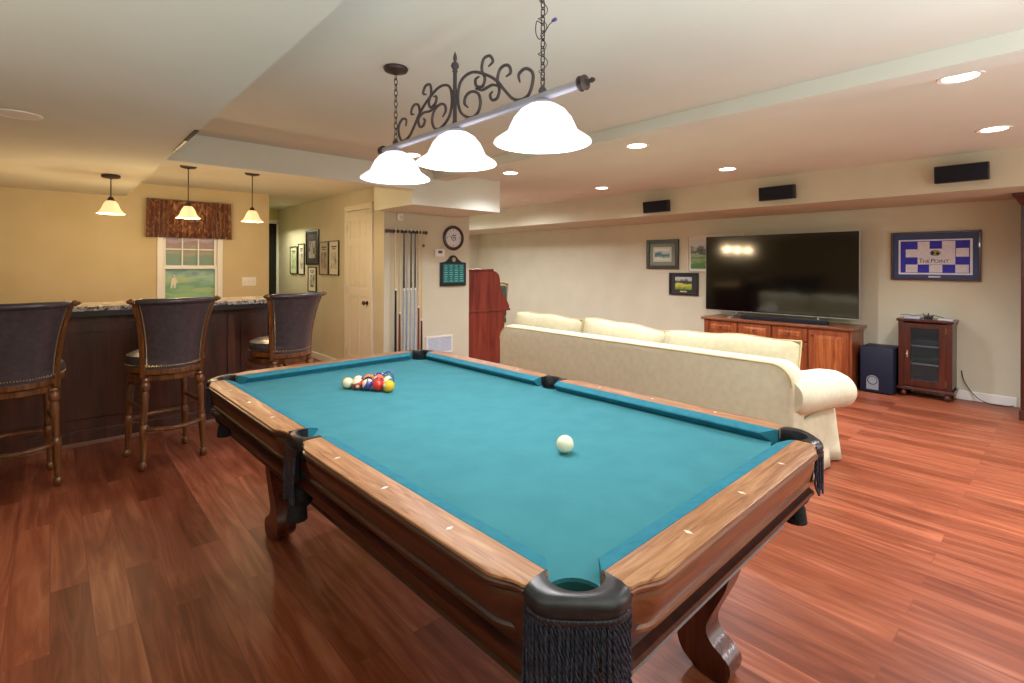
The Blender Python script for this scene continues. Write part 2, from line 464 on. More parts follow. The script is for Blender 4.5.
# ------------------------------------------------------------------ framed pictures in the hall (wall x = XD)
def sheet(cols, name, seed=0, vert=False):
    m, nt, b = newmat(name)
    vv = mapped(nt, (14, 14, 7), loc=(seed, seed*2, seed)); f = noise(nt, vv, 1.5, 4, .6, 1)
    nt.links.new(ramp(nt, f, [(.38+.06*i, c) for i, c in enumerate(cols)]), b.inputs['Base Color']); b.inputs['Roughness'].default_value = .35
    return m
def hall_pic(yc, zc, wd, h, label, fr='#17120f', mat_='#ded9cb', art=('#2a2a2e', '#8a8a84', '#cfcabb'), seed=0, fw=.012):
    t = thing('picture_frame', label, 'picture', (XD, yc, zc), 0, 'black and white golf pictures by the hall')
    m = MB(); a, b_ = wd/2, h/2
    frame4(m, 'x', -.02, 0, -a, a, -b_, b_, fw)
    m.build('frame', plain('frame_'+fr[1:], fr, .4), t, bevel=.002)
    MB().box(-.010, -.002, -a+fw, a-fw, -b_+fw, b_-fw).build('mat_board', plain('mat_board'+str(seed), mat_, .7), t)
    MB().box(-.012, -.010, -a*.52, a*.52, -b_*.62, b_*.36).build('print', sheet(art, 'photo_print'+str(seed), seed), t)
    m = MB(); m.box(-.0115, -.010, -a*.5, a*.5, b_*.62, b_*.70); m.box(-.0115, -.010, -a*.35, a*.35, b_*.5, b_*.56)
    m.build('caption_strip', plain('caption'+str(seed), '#55504a', .7), t)
hall_pic(6.858, 1.475, .33, .475, 'narrow framed golf print nearest the white door', seed=1)
hall_pic(7.205, 1.475, .33, .475, 'narrow framed golf print second from the white door', fr='#3a211a', mat_='#b7a99a', art=('#4b4038', '#7d6f60', '#a39788'), seed=2)
hall_pic(7.64, 1.64, .50, .52, 'largest dark framed photo collage, high in the middle of the hall pictures', fr='#120c0a', mat_='#241f22', art=('#26242e', '#55505c', '#b7b0a8'), seed=3, fw=.03)
hall_pic(7.64, 1.165, .32, .375, 'small framed golf print below the large dark collage', seed=4)
hall_pic(8.085, 1.468, .25, .48, 'framed golf print just left of the large dark collage', seed=5)
hall_pic(8.42, 1.452, .31, .44, 'pale green framed print farthest down the hall', mat_='#cdd6b4', art=('#2e3a2c', '#9db38a', '#c9d6b0'), seed=6)

# ------------------------------------------------------------------ cue rack wall
cr = thing('cue_rack', 'dark wooden wall rack holding eight pool cues upright', 'rack', (3.19, YQ, 0))
m = MB(); m.box(-.27, .27, -.046, 0, 1.765, 1.80); m.lathe([(.022, 0), (.026, -.01), (.002, -.02)], (-.27, -.025, 1.782), 'x', 12)
m.lathe([(.022, 0), (.026, .01), (.002, .02)], (.27, -.025, 1.782), 'x', 12)
m.build('top_rail', M_mahog, cr, bevel=.006)
m = MB(); m.box(-.25, .25, -.085, 0, .30, .335); m.build('bottom_ledge', M_mahog, cr, bevel=.006)
CUEX = [3.02, 3.073, 3.13, 3.18, 3.226, 3.283, 3.333, 3.375]
for x in CUEX:
    m = MB(); m.tube([(x-3.19+.013*cos(q*pi/8), -.062+.012*sin(q*pi/8), 1.782) for q in range(-3, 12)], .003, 6)
    m.build('cue_clip', M_black, cr)
M_maple = plain('pale_maple_shaft', '#d9c08c', .3, coat=.4)
M_blackg = plain('black_cue_paint', '#17171c', .25, coat=.4)
M_rbutt = plain('red_brown_butt', '#7b2d18', .3, coat=.4)
M_bbutt = plain('dark_brown_butt', '#47221a', .3, coat=.4)
M_wht = plain('white_ring', '#e9e9e6', .3)
M_steel = mottled('grey_linen_wrap', '#8c9aa5', '#c6cfd6', 60, sc=(1, 1, 8), rough=.5, bump=0)
cue_defs = [('cue with pale shaft and black butt, leftmost in the rack', M_maple, M_blackg, 1.08),
 ('cue with pale shaft and red-brown butt, second from left in the rack', M_maple, M_rbutt, .80),
 ('black shafted cue with white collar, third from left in the rack', M_blackg, M_steel, 1.08),
 ('silvery grey cue, fourth from left in the rack', plain('grey_cue', '#b9b8b4', .3), M_steel, 1.08),
 ('black shafted cue with white collar, fifth from left in the rack', M_blackg, M_steel, 1.08),
 ('black shafted cue with grey wrapped butt, third from right in the rack', M_blackg, M_steel, 1.08),
 ('cue with pale shaft and brown butt, second from right in the rack', M_maple, M_rbutt, .86),
 ('slim pale cue with dark brown butt, rightmost in the rack', M_maple, M_bbutt, .70)]
for x, (lab, ms, mbt, zj) in zip(CUEX, cue_defs):
    t = thing('pool_cue', lab, 'cue', (x, YQ-.064, .336), 0, 'pool cues in the wall rack')
    jl = zj-.336
    m = MB(); m.lathe([(.0145, 0), (.0140, .02), (.0105, jl)], seg=12); m.build('butt', mbt, t)
    m = MB(); m.lathe([(.0108, jl), (.0108, jl+.025)], seg=12); m.build('collar', M_wht, t)
    m = MB(); m.lathe([(.0103, jl+.025), (.0066, 1.455)], seg=12); m.build('shaft', ms, t)
    m = MB(); m.lathe([(.0067, 1.455), (.0067, 1.475), (.004, 1.482)], seg=12); m.build('tip', M_wht, t)
# chalk holder hanging
t = thing('chalk_holder', 'small red-brown chalk holder hanging on a cord beside the cues', 'chalk', (3.42, YQ-.03, 1.62))
MB().tube([(0, 0, .15), (0.002, 0, .07), (0, 0, .02)], .0015, 6).build('cord', M_maple, t)
MB().sphere((0, 0, 0), .02, 14, 10).build('wooden_ball', M_rbutt, t)
# motion sensor
t = thing('motion_sensor', 'small white motion sensor high on the wall above the cue rack', 'sensor', (3.10, YQ, 1.955))
MB().box(-.035, .035, -.045, 0, -.04, .045, .012, 3).build('sensor_housing', M_white, t)
MB().box(-.022, .022, -.05, -.045, -.025, .01, .002).build('sensor_lens', plain('sensor_lens', '#cfcac0', .3), t)

# wall clock
t = thing('wall_clock', 'round dark rimmed wall clock with pale crest dial', 'clock', (3.888, YQ, 1.735))
m = MB(); m.lathe([(.160, 0), (.163, -.012), (.156, -.028), (.140, -.034), (.126, -.024), (.120, -.014)], (0, 0, 0), 'y', 48, False); m.build('clock_rim', plain('clock_dark_wood', '#38201e', .3, coat=.5), t)
m = MB(); m.cyl((0, -.014, 0), .124, .010, 'y', 48); m.build('dial', plain('clock_dial', '#d9dce2', .4), t)
m = MB()
for k in range(12):
    a = k*pi/6; r = .101
    if k % 3 == 0: m.box(r*sin(a)-.005, r*sin(a)+.005, -.016, -.0135, r*cos(a)-.011, r*cos(a)+.011)
    else: m.box(r*sin(a)-.003, r*sin(a)+.003, -.016, -.0135, r*cos(a)-.008, r*cos(a)+.008)
m.build('hour_mark', plain('grey_numeral', '#7b8592', .5), t)
m = MB()
cres = smooth_curve([(.02, -.0165, .03), (-.02, -.0165, .03), (-.034, -.0165, 0), (-.01, -.0165, -.032), (.026, -.0165, -.02), (.024, -.0165, .008), (0, -.0165, .006), (-.004, -.0165, -.01)], 5)
m.tube(cres, .005, 6); m.tube([(0, -.0165, .05), (0, -.0165, .036)], .006, 6)
m.build('dial_crest', plain('crest_grey', '#4d535e', .5), t)
m = MB(); m.box(-.003, .003, -.0185, -.017, -.01, .062); m.move(Matrix.Rotation(radians(38), 4, 'Y')); m.build('hour_hand', M_black, t)
m = MB(); m.box(-.002, .002, -.020, -.0188, -.012, .088); m.move(Matrix.Rotation(radians(-75), 4, 'Y')); m.build('minute_hand', M_black, t)

# thermostat
t = thing('thermostat', 'white wall thermostat with dark display beside the clock', 'thermostat', (3.672, YQ, 1.537))
MB().box(-.075, .075, -.026, 0, -.05, .05, .008).build('housing', M_white, t)
MB().box(-.03, .03, -.028, -.026, -.006, .028).build('display', plain('lcd', '#4b5a5e', .3), t)

# leaderboard plaque
t = thing('scoreboard_plaque', 'dark arched wall plaque with a teal golf score panel', 'plaque', (3.882, YQ, 1.11))
def arch(w_, h1, h2, n=8):
    p = [(-w_, 0), (w_, 0), (w_, h1)]
    s1 = smooth_curve([(w_, h1, 0), (w_*.62, h1+.012, 0), (w_*.36, h1+.05, 0), (w_*.2, h2-.012, 0), (0, h2, 0), (-w_*.2, h2-.012, 0), (-w_*.36, h1+.05, 0), (-w_*.62, h1+.012, 0), (-w_, h1, 0)], n)
    return p[:2]+[(q.x, q.y) for q in s1]
m = MB(); m.prism(arch(.203, .305, .40), 'xz', -.025, 0); m.build('board', plain('dark_plaque', '#1d2226', .35, coat=.3), t, bevel=.004)
m = MB(); m.box(-.165, .165, -.029, -.025, .045, .285); m.build('score_panel', plain('teal_panel', '#0f6d6c', .5), t)
m = MB(); random.seed(3)
for r in range(8):
    z = .262-.028*r
    for c in range(4):
        x = -.125+.083*c
        wd = random.uniform(.014, .03)
        m.box(x-wd, x+wd, -.031, -.029, z-.004, z+.004)
m.build('score_line', plain('score_lettering', '#86c6c0', .5), t)
m = MB(); m.cyl((0, -.032, .345), .032, .008, 'y', 24); m.build('medallion', plain('brass_medallion', '#b9ab7c', .35, .3), t)
m = MB(); m.tube([(.032*cos(a*pi/12), -.033, .345+.032*sin(a*pi/12)) for a in range(24)], .003, 6, True); m.build('medallion_ring', plain('green_ring', '#3d5a3a', .4), t)

# return-air vent
t = thing('wall_vent', 'white louvered air return vent low on the wall', 'vent', (3.68, YQ, .255))
m = frame4(MB(), 'y', -.012, 0, -.2, .2, 0, .227, .022); m.box(-.006, .006, -.0125, 0, .022, .205)
m.build('vent_frame', M_white, t, bevel=.002)
m = MB()
for k in range(11):
    z = .03+k*.0165; m.loft([[(-.178, -.010, z), (-.178, -.001, z+.010), (-.178, -.003, z+.012), (-.178, -.012, z+.002)], [(.178, -.010, z), (.178, -.001, z+.010), (.178, -.003, z+.012), (.178, -.012, z+.002)]])
m.build('louver', plain('vent_louver', '#c3cad6', .5), t)

# ------------------------------------------------------------------ recessed lights
def downlight(x, y, z, label, lit=True, r=.075, group='recessed ceiling lights'):
    t = thing('recessed_light', label, 'ceiling light', (x, y, z), 0, group)
    m = MB(); m.lathe([(r, .02), (r, -.002), (r+.022, -.006), (r+.024, 0), (r, .001)], seg=32, cap=False); m.build('trim_ring', M_trimw, t)
    m = MB(); m.cyl((0, 0, -.003), r, .004, 'z', 32); m.build('lens', M_led if lit else plain('unlit_lens', '#d9dcdf', .4), t)
    return t
LIGHTS = [(3.54, .41, 'lit recessed ceiling light nearest the upper right, beside the shallow beam'),
 (3.61, 2.45, 'lit recessed ceiling light beside the beam, above the middle of the sofa'),
 (3.68, 4.10, 'lit recessed ceiling light beside the beam, just in front of the boxed soffit'),
 (5.06, .40, 'lit recessed ceiling light above the glass cabinet, near the bulkhead'),
 (5.16, 2.41, 'lit recessed ceiling light in front of the television'),
 (5.25, 4.09, 'lit recessed ceiling light near the bulkhead, farthest toward the desk'),
 (2.42, 4.04, 'lit recessed ceiling light seen between the pool table lamp shades')]
for x, y, l in LIGHTS: downlight(x, y, ZC, l)
downlight(-.13, 3.68, ZS, 'unlit white recessed light in the low soffit at the left', lit=False, group='soffit lights')
downlight(2.78, 8.5, ZB, 'dim flush light on the hall ceiling', lit=False, group='hall light')
downlight(5.31, 4.54, ZC, 'tiny ceiling sprinkler cap beyond the far lit recessed light', lit=False, r=.03, group='ceiling caps')
downlight(5.37, 5.65, ZC, 'small unlit ceiling cap close to the boxed soffit corner', lit=False, r=.045, group='ceiling caps')

# slot vent in soffit edge
t = thing('slot_diffuser', 'narrow dark slot diffuser at the edge of the low soffit', 'vent', (.617, 3.77, ZS))
m = MB(); m.box(-.004, .0175, -.36, -.04, -.006, .0); m.build('slot_opening', plain('slot_dark', '#221c16', .8), t)
m = MB(); m.box(.0, .0165, -.04, .36, -.005, .0); m.build('damper_blade', plain('slot_beige', '#8c7a5c', .5), t)

# ------------------------------------------------------------------ bar pendants
def pendant(x, y, z, label):
    t = thing('pendant_lamp', label, 'pendant light', (x, y, z), 0, 'amber pendant lamps over the bar')
    zt = 1.95-z
    m = MB(); m.lathe([(.055, 0), (.068, -.006), (.068, -.022), (.055, -.030), (.012, -.034), (.008, -.04)], seg=28); m.build('canopy', M_brz, t)
    MB().tube([(0, 0, -.03), (0, 0, zt)], .0045, 8).build('stem', M_brz, t)
    m = MB(); m.lathe([(.006, zt+.02), (.018, zt+.012), (.026, zt-.01), (.028, zt-.02)], seg=20); m.build('socket_cap', M_brz, t)
    zb = 1.82-z
    m = MB(); m.lathe([(.022, zb+.115), (.035, zb+.11), (.052, zb+.085), (.063, zb+.055), (.074, zb+.03), (.092, zb+.01), (.102, zb), (.100, zb), (.088, zb+.010), (.070, zb+.028), (.055, zb+.06), (.03, zb+.10)], seg=32, cap=False)
    m.build('glass_shade', M_shade_w, t)
    MB().sphere((0, 0, zb+.05), .028, 16, 12).build('bulb', plain('warm_bulb', '#ffffff', .4, emit='#ffe9c4', es=14), t)
    L = bpy.data.lights.new('pendant_glow', 'POINT'); L.energy = 20; L.color = (1, .74, .42); L.shadow_soft_size = .06
    lo = bpy.data.objects.new('pendant_glow', L); COL.objects.link(lo); lo.location = (x, y, z+zb-.04)
pendant(.385, 5.63, ZS, 'amber glass pendant hung from the low soffit, leftmost over the bar')
pendant(.965, 5.65, ZB, 'amber glass pendant in front of the window valance')
pendant(1.525, 5.65, ZB, 'amber glass pendant nearest the hallway, rightmost over the bar')

# ------------------------------------------------------------------ bar
b = thing('bar_counter', 'dark mahogany bar with raised speckled granite top', 'bar', (-.4, 5.25, 0))
x0, x1 = -2.6, 2.02   # local extents, right end at world 1.62
MB().box(x0, x1, -.17, .05, .09, 1.02).build('bar_front', M_bar, b)
m = MB()
m.box(x0, x1, -.185, .05, 0, .10); m.box(x0, x1, -.19, -.17, .10, .115)
m.build('plinth', M_bar, b, bevel=.005)
m = MB(); m.box(x0, x1, -.197, -.185, 0, .03); m.build('shoe_moulding', plain('pale_shoe', '#8a6454', .4), b, bevel=.004)
m = MB()
for px in (-2.3, -1.15, .0, 1.60, 1.94): m.box(px-.03, px+.03, -.182, -.17, .115, .93)
m.box(x0, x1, -.182, -.17, .93, 1.02)
m.build('pilaster', wood('bar_pilaster', '#3c1b12', '#57301f', '#6d422c', 'z', .5, .35, .3), b, bevel=.004)
m = MB()
for a, c in ((-2.2, -1.25), (-1.05, -.1), (.1, 1.5), (1.68, 1.88)):
    z0, z1 = .2, .86
    m.box(a, c, -.178, -.17, z0, z1)
m.build('raised_panel', M_bar, b, bevel=.006)
MB().box(x0, x1+.05, -.37, .14, 1.035, 1.072).build('granite_top', M_granite, b, bevel=.006)
MB().box(x0, x1+.03, -.35, .12, .99, 1.036).build('subtop', plain('dark_subtop', '#1e1413', .4), b, bevel=.004)
# lower service counter behind
MB().box(x0, x1, .05, .62, .0, .86).build('service_cabinet', M_bar, b)
MB().box(x0, x1, .05, .66, .86, .90).build('service_counter', M_granite, b, bevel=.004)

# ------------------------------------------------------------------ bar stools
def stool():
    t = thing('bar_stool', 'x', 'bar stool')
    # legs
    for sx in (-1, 1):
        for sy in (-1, 1):
            m = MB()
            pr = [(.012, 0), (.020, .008), (.025, .028), (.021, .046), (.014, .058), (.018, .068), (.015, .08), (.019, .14), (.022, .22), (.024, .245),
                  (.025, .25), (.025, .295), (.017, .305), (.021, .32), (.018, .34), (.020, .42), (.024, .50), (.018, .525), (.028, .54), (.031, .56), (.026, .58), (.02, .59), (.026, .60), (.022, .612)]
            m.lathe(pr, seg=14)
            M_ = Matrix.Translation((sx*.162, sy*.162, 0)) @ Matrix.Rotation(-sy*-.04, 4, 'X') @ Matrix.Rotation(sx*-.04, 4, 'Y')
            m.move(Matrix.Translation((sx*.185, sy*.185, 0)) @ Matrix.Rotation(sy*.035, 4, 'X') @ Matrix.Rotation(-sx*.035, 4, 'Y'))
            m.build('leg', M_stoolw, t)
    # stretchers
    def bow(ax, sgn, z, bulge, r=.013, fl=1.7):
        pts = []
        for i in range(13):
            u = -1+2*i/12; v_ = .176+bulge*(1-u*u)
            p = (u*.172, sgn*v_, z) if ax == 'x' else (sgn*v_, u*.172, z)
            pts.append(p)
        return MB().tube(pts, r, 8, flat=fl)
    bow('x', -1, .272, .105, .016, 1.3).build('footrest', M_stoolw, t)
    m = MB(); m.tube([(-.172+.344*i/12, -(.194+.105*(1-(-1+i/6)**2)), .276) for i in range(13)], .004, 6); m.build('kick_strip', M_brassd, t)
    bow('x', 1, .272, .055, .016, 1.3).build('stretcher', M_stoolw, t)
    bow('y', 1, .40, .0, .014, 1.2).build('stretcher', M_stoolw, t); bow('y', -1, .40, .0, .014, 1.2).build('stretcher', M_stoolw, t)
    # swivel base rings
    m = MB(); m.lathe([(.15, .585), (.210, .585), (.216, .592), (.216, .625), (.21, .632), (.15, .632)], seg=40); m.build('leg_apron', M_stoolw, t, ang=30)
    m = MB(); m.cyl((0, 0, .632), .10, .012, 'z', 24); m.build('swivel_plate', M_black, t)
    m = MB(); m.lathe([(.05, .644), (.225, .644), (.233, .652), (.233, .682), (.225, .688), (.05, .688)], seg=40); m.build('seat_ring', M_stoolw, t, ang=30)
    m = MB(); m.lathe([(.05, .688), (.222, .688), (.236, .70), (.240, .725), (.228, .755), (.18, .775), (.10, .785), (.002, .788)], seg=40); m.build('seat_cushion', M_stool_leather, t)
    m = MB()
    for k in range(64):
        a = 2*pi*k/64; m.sphere((.236*cos(a), .236*sin(a), .697), .0042, 6, 4)
    m.build('nailhead_trim', M_nail, t)
    # backrest : barrel curved leather panel flaring at the top
    ZB0 = .668
    def bp(u, v0_):   # u -1..1 , v 0..1
        v_ = max(v0_, 0.0)
        hw = .163+.008*v_+.056*v_**2.2
        R = .235+.075*v_**1.6
        a = u*(.80+.08*v_)
        x = hw*sin(a)/sin(.80+.08*v_)
        y = -(R - .085*(1-cos(a))/(1-cos(.84)))
        return Vector((x, y, ZB0+(1.125-ZB0)*v0_))
    def panel(u0, u1, off, th, v0=0, v1=1, nu=16, nv=12):
        rings = []
        for j in range(nv+1):
            v_ = v0+(v1-v0)*j/nv; outer = []; inner = []
            for i in range(nu+1):
                u = u0+(u1-u0)*i/nu; p = bp(u, v_)
                dirn = Vector((p.x, p.y-.05, 0)).normalized()
                outer.append(p+dirn*(off+th)); inner.append(p+dirn*off)
            rings.append(outer+list(reversed(inner)))
        return MB().loft(rings)
    panel(-.98, .98, -.03, .036).build('back_leather', M_stool_leather, t)
    for s2 in (-1, 1):
        # flared wooden side posts
        rings = []
        for j in range(15):
            v_ = -.12+1.12*j/14; vv = max(v_, 0)
            p0 = bp(s2*.99, vv); p0.z = ZB0+(1.125-ZB0)*v_; wv = .034-.004*vv
            dirn = Vector((p0.x, p0.y-.05, 0)).normalized(); tt = Vector((-dirn.y, dirn.x, 0))*s2
            e = .012 if v_ >= 0 else 0
            rings.append([p0+dirn*.014-tt*0, p0+dirn*.014+tt*wv, p0-dirn*.034+tt*wv, p0-dirn*.034])
        MB().loft(rings).build('back_post', M_stoolw, t, bevel=.005)
        pe = bp(s2*1.06, 1.0)
        m = MB(); m.lathe([(.002, -.005), (.016, 0), (.021, .012), (.016, .024), (.010, .03), (.012, .036), (.002, .042)], (0, 0, 0), 'x', 14)
        m.move(Matrix.Translation((pe.x+s2*.008, pe.y-.012, 1.137)) @ Matrix.Diagonal((s2, 1, 1, 1))); m.build('finial', M_brassd, t)
    # rolled top
    pts = []
    for i in range(21):
        u = -1.04+2.08*i/20; p = bp(u, 1.0); pts.append(p+Vector((0, -.012, .010)))
    MB().tube(pts, [.012]+[.021]*19+[.012], 12).build('top_roll', M_stool_leather, t)
    # nailheads around the panel
    m = MB()
    def nh(u, v_):
        p = bp(u, v_); dirn = Vector((p.x, p.y-.05, 0)).normalized(); p = p+dirn*.008
        m.sphere(p, .0042, 6, 4)
    for k in range(34):
        for s2 in (-.93, .93): nh(s2, .05+.93*k/33)
    for k in range(26): nh(-.93+1.86*k/25, .05)
    m.build('nailhead_trim', M_nail, t)
    m = panel(-1.0, 1.0, -.034, .044, -.075, .0, 16, 2); m.build('back_rail', M_stoolw, t, bevel=.003)
    return t
stools = [(-.165, 4.42, radians(6), 'leather backed swivel bar stool cut off by the left edge'),
          (.615, 4.40, radians(8), 'leather backed swivel bar stool standing in front of the window'),
          (1.425, 4.47, radians(16), 'leather backed swivel bar stool nearest the hallway, partly behind the pool table')]
st0 = stool()
for i, (x, y, a, l) in enumerate(stools):
    o = st0 if i == 0 else copy_tree(st0)
    o.location = (x, y, 0); o.rotation_euler = (0, 0, a); o['label'] = l; o['group'] = 'leather bar stools along the bar'
    if i == 1:
        tg = MB().box(.07, .15, -.10, -.098, .565, .60).build('care_tag', M_white, o); tg['label'] = 'white paper tag under the seat'

# ------------------------------------------------------------------ POOL TABLE
W, L = 1.118, 2.235
ang = .025
org = Vector((.745, .644, 0)); R2 = Matrix.Rotation(ang, 4, 'Z')
cen = org + R2 @ Vector((W/2, L/2, 0))
PT = thing('pool_table', 'pool table with teal cloth, oak rails and fringed black leather pockets', 'pool table', cen, ang)
def T(s, t, z): return (s-W/2, t-L/2, z)
ZR = .808; ZBED = .765
EI, EO = .045, .131
# bed with pocket notches
def arcpts(cx, cy, r, a0, a1, n=10): return [(cx+r*cos(a0+(a1-a0)*k/n), cy+r*sin(a0+(a1-a0)*k/n)) for k in range(n+1)]
e = .05
cc, cr_ = .018, .062
dd = sqrt(cr_**2-(e-cc)**2)
outline = []
def corner(ix, iy):
    sx = -1 if ix == 0 else 1; sy = -1 if iy == 0 else 1
    cx = (0 if ix == 0 else W)+sx*cc; cy = (0 if iy == 0 else L)+sy*cc
    ex = (0 if ix == 0 else W)+sx*e; ey = (0 if iy == 0 else L)+sy*e
    pA = (ex, cy-sy*dd); pB = (cx-sx*dd, ey)
    a0 = atan2(pA[1]-cy, pA[0]-cx); a1 = atan2(pB[1]-cy, pB[0]-cx)
    mid = atan2(-sy, -sx)
    def unwrap(a):
        while a-mid > pi: a -= 2*pi
        while a-mid < -pi: a += 2*pi
        return a
    a0, a1 = unwrap(a0), unwrap(a1)
    return arcpts(cx, cy, cr_, a0, a1)
def side(ix):
    sx = -1 if ix == 0 else 1
    cx = (0 if ix == 0 else W)+sx*.072; cy = L/2; r = .058
    k = sqrt(r*r-(.072-e)**2); aa = atan2(k, -sx*(.072-e)) if sx < 0 else atan2(k, -(.072-e))
    # arc passing through inward direction
    inward = 0 if sx < 0 else pi
    h = math.acos((.072-e)/r)
    return arcpts(cx, cy, r, inward-h, inward+h)
c00 = corner(0, 0); c10 = corner(1, 0); c11 = corner(1, 1); c01 = corner(0, 1)
outline += c00                                  # left edge -> near edge
outline += list(reversed(c10))                  # near edge -> right edge
outline += list(reversed(side(1))) if side(1)[0][1] > side(1)[-1][1] else side(1)
outline += c11
outline += list(reversed(c01))
s0 = side(0); outline += s0 if s0[0][1] > s0[-1][1] else list(reversed(s0))
m = MB(); m.prism([(p[0]-W/2, p[1]-L/2) for p in outline], 'xy', ZBED-.03, ZBED)
m.build('playing_surface', M_felt, PT)

# rail lofts
def smst(x): x = max(0, min(1, x)); return x*x*(3-2*x)
def rail_piece(axis, side_, t0, t1):
    """axis 'y' = long rails (side_ 0 left,1 right), 'x' = short rails (side_ 0 near,1 far)"""
    def P(e_, t, z):    # e_ outward distance from nose line
        if axis == 'y': return T(-e_ if side_ == 0 else W+e_, t, z)
        return T(t, -e_ if side_ == 0 else L+e_, z)
    lng = t1-t0
    st = [0, .006, .014, .024, .036, .05, .065, .08, .10]
    tt = [t0+q for q in st]+[t0+lng*k/8 for k in range(2, 7)]+[t1-q for q in reversed(st)]
    def ins(t):
        dd_ = min(t-t0, t1-t)
        return .022*(1-smst((dd_-.012)/.07)) + (.005 if dd_ < .004 else 0)
    cap = [(EI, ZR-.03), (EI, ZR-.002), (EI+.003, ZR), (EO-.006, ZR), (EO-.001, ZR-.002), (EO, ZR-.007), (EO-.004, ZR-.0085), (EO-.02, ZR-.03)]
    rings = [[P(e_-(ins(t) if e_ > EI+.01 else 0), t, z) for e_, z in cap] for t in tt]
    o = MB().loft(rings).build('rail', M_rail_y if axis == 'y' else M_rail_x, PT, ang=28)
    ap = [(EI+.01, ZR-.028), (EO-.03, ZR-.028), (EO-.006, ZR-.0075), (EO-.001, ZR-.009), (EO+.004, ZR-.013), (EO+.004, ZR-.019), (EO-.001, ZR-.024), (EO-.009, ZR-.027), (EO-.011, ZR-.032), (EO-.007, ZR-.042), (EO-.008, ZR-.055), (EO-.013, ZR-.075), (EO-.021, ZR-.092), (EO-.026, ZR-.100), (EO-.020, ZR-.104), (EO-.019, ZR-.110), (EO-.026, ZR-.114), (EI+.01, ZR-.114)]
    rings = [[P(e_-(ins(t)*1.1 if e_ > EI+.02 else 0), t, z) for e_, z in ap] for t in tt]
    MB().loft(rings).build('apron', M_blind_y if axis == 'y' else M_blind_x, PT, ang=28)
    return o
def diamonds(rail, axis, side_, ts):
    ed = .088
    for t in ts:
        m = MB(); a, c = .011, .0055
        cx, cy = (-ed if side_ == 0 else W+ed, t) if axis == 'y' else (t, -ed if side_ == 0 else L+ed)
        pl = [(a, 0), (0, c), (-a, 0), (0, -c)] if axis == 'y' else [(0, a), (-c, 0), (0, -a), (c, 0)]
        m.prism([(cx-W/2+p, cy-L/2+q) for p, q in pl], 'xy', ZR-.0005, ZR+.0006)
        m.build('sight_diamond', M_pearl, rail)
U = L/8
CT = .026      # rail ends near the corner castings
for s_i in (0, 1):
    r = rail_piece('y', s_i, CT, L/2-.062); diamonds(r, 'y', s_i, (U, 2*U, 3*U))
    r = rail_piece('y', s_i, L/2+.062, L-CT); diamonds(r, 'y', s_i, (5*U, 6*U, 7*U))
    r = rail_piece('x', s_i, CT, W-CT); diamonds(r, 'x', s_i, (U, 2*U, 3*U))
# cushions
def cushion(axis, side_, t0, t1, c0, c1):
    def P(e_, t, z):
        if axis == 'y': return T(-e_ if side_ == 0 else W+e_, t, z)
        return T(t, -e_ if side_ == 0 else L+e_, z)
    prof = [(EI, ZBED-.002), (EI, ZR-.001), (.030, ZR-.0015), (.004, ZR-.010), (.0, ZR-.014), (.002, ZR-.019), (.022, ZBED+.006), (.026, ZBED-.002)]
    def ring(tb, c): return [P(e_, tb + c*(1-e_/EI), z) for e_, z in prof]
    MB().loft([ring(t0, c0), ring(t1, c1)]).build('cushion', M_cush, PT, ang=25)
for s_i in (0, 1):
    cushion('y', s_i, .0265, L/2-.058, .05, -.010)
    cushion('y', s_i, L/2+.058, L-.0265, .010, -.05)
    cushion('x', s_i, .0265, W-.0265, .05, -.05)

# cabinet frame beneath
def ring_sweep(prof):
    rings = []
    for ex, z in prof:
        c = .115+ex*.2; rings.append([T(-ex+c, -ex, z), T(W+ex-c, -ex, z), T(W+ex, -ex+c, z), T(W+ex, L+ex-c, z), T(W+ex-c, L+ex, z), T(-ex+c, L+ex, z), T(-ex, L+ex-c, z), T(-ex, -ex+c, z)])
    return MB().loft(rings)
ring_sweep([(.03, .735), (EO-.035, .735), (EO-.037, ZR-.112), (EO-.047, ZR-.125), (EO-.045, ZR-.143), (EO-.028, ZR-.150), (EO-.026, ZR-.160), (EO-.036, ZR-.168), (EO-.07, ZR-.176), (.04, ZR-.20), (.03, ZR-.26), (.035, ZR-.268), (.02, ZR-.275), (.0, ZR-.275)]).build('cabinet_frame', M_frame, PT, ang=25)
# legs
prof_o = [(0, .122), (.008, .106), (.03, .092), (.058, .086), (.080, .092), (.098, .112), (.118, .145), (.14, .163), (.16, .168), (.19, .162), (.25, .134), (.31, .106), (.36, .090), (.42, .074), (.48, .062), (.55, .060)]
prof_i = [(0, .150), (.006, .190), (.023, .222), (.05, .255), (.09, .271), (.14, .266), (.225, .230), (.31, .176), (.36, .152), (.42, .142), (.48, .150), (.55, .175)]
po = smooth_curve([(t_, z, 0) for z, t_ in prof_o], 4); pi_ = smooth_curve([(t_, z, 0) for z, t_ in prof_i], 4)
for sx, sy in ((-1, -1), (1, -1), (-1, 1), (1, 1)):
    poly = [(p.x, p.y) for p in po]+[(p.x, p.y) for p in reversed(pi_)]
    poly = [((-L/2+q[0]) if sy < 0 else (L/2-q[0]), q[1]) for q in poly]
    xa, xb = (.90-W/2, .992-W/2) if sx > 0 else (W/2-.992, W/2-.90)
    m = MB(); m.prism(poly, 'yz', xa, xb)
    lg = m.build('leg', M_legw, PT, ang=30)
    if (sx, sy) == (1, -1):
        q = MB(); y_ = -L/2+.118; q.loft([[(xb-.004, y_-.03, .045), (xb+.020, y_-.02, .03), (xb+.024, y_-.02, .052), (xb-.004, y_-.03, .067)], [(xb-.004, y_-.0305, .045), (xb+.020, y_-.0205, .03), (xb+.024, y_-.0205, .052), (xb-.004, y_-.0305, .067)]])
        tg = q.build('paper_tag', M_white, lg); tg['label'] = 'small white paper tag by the foot'
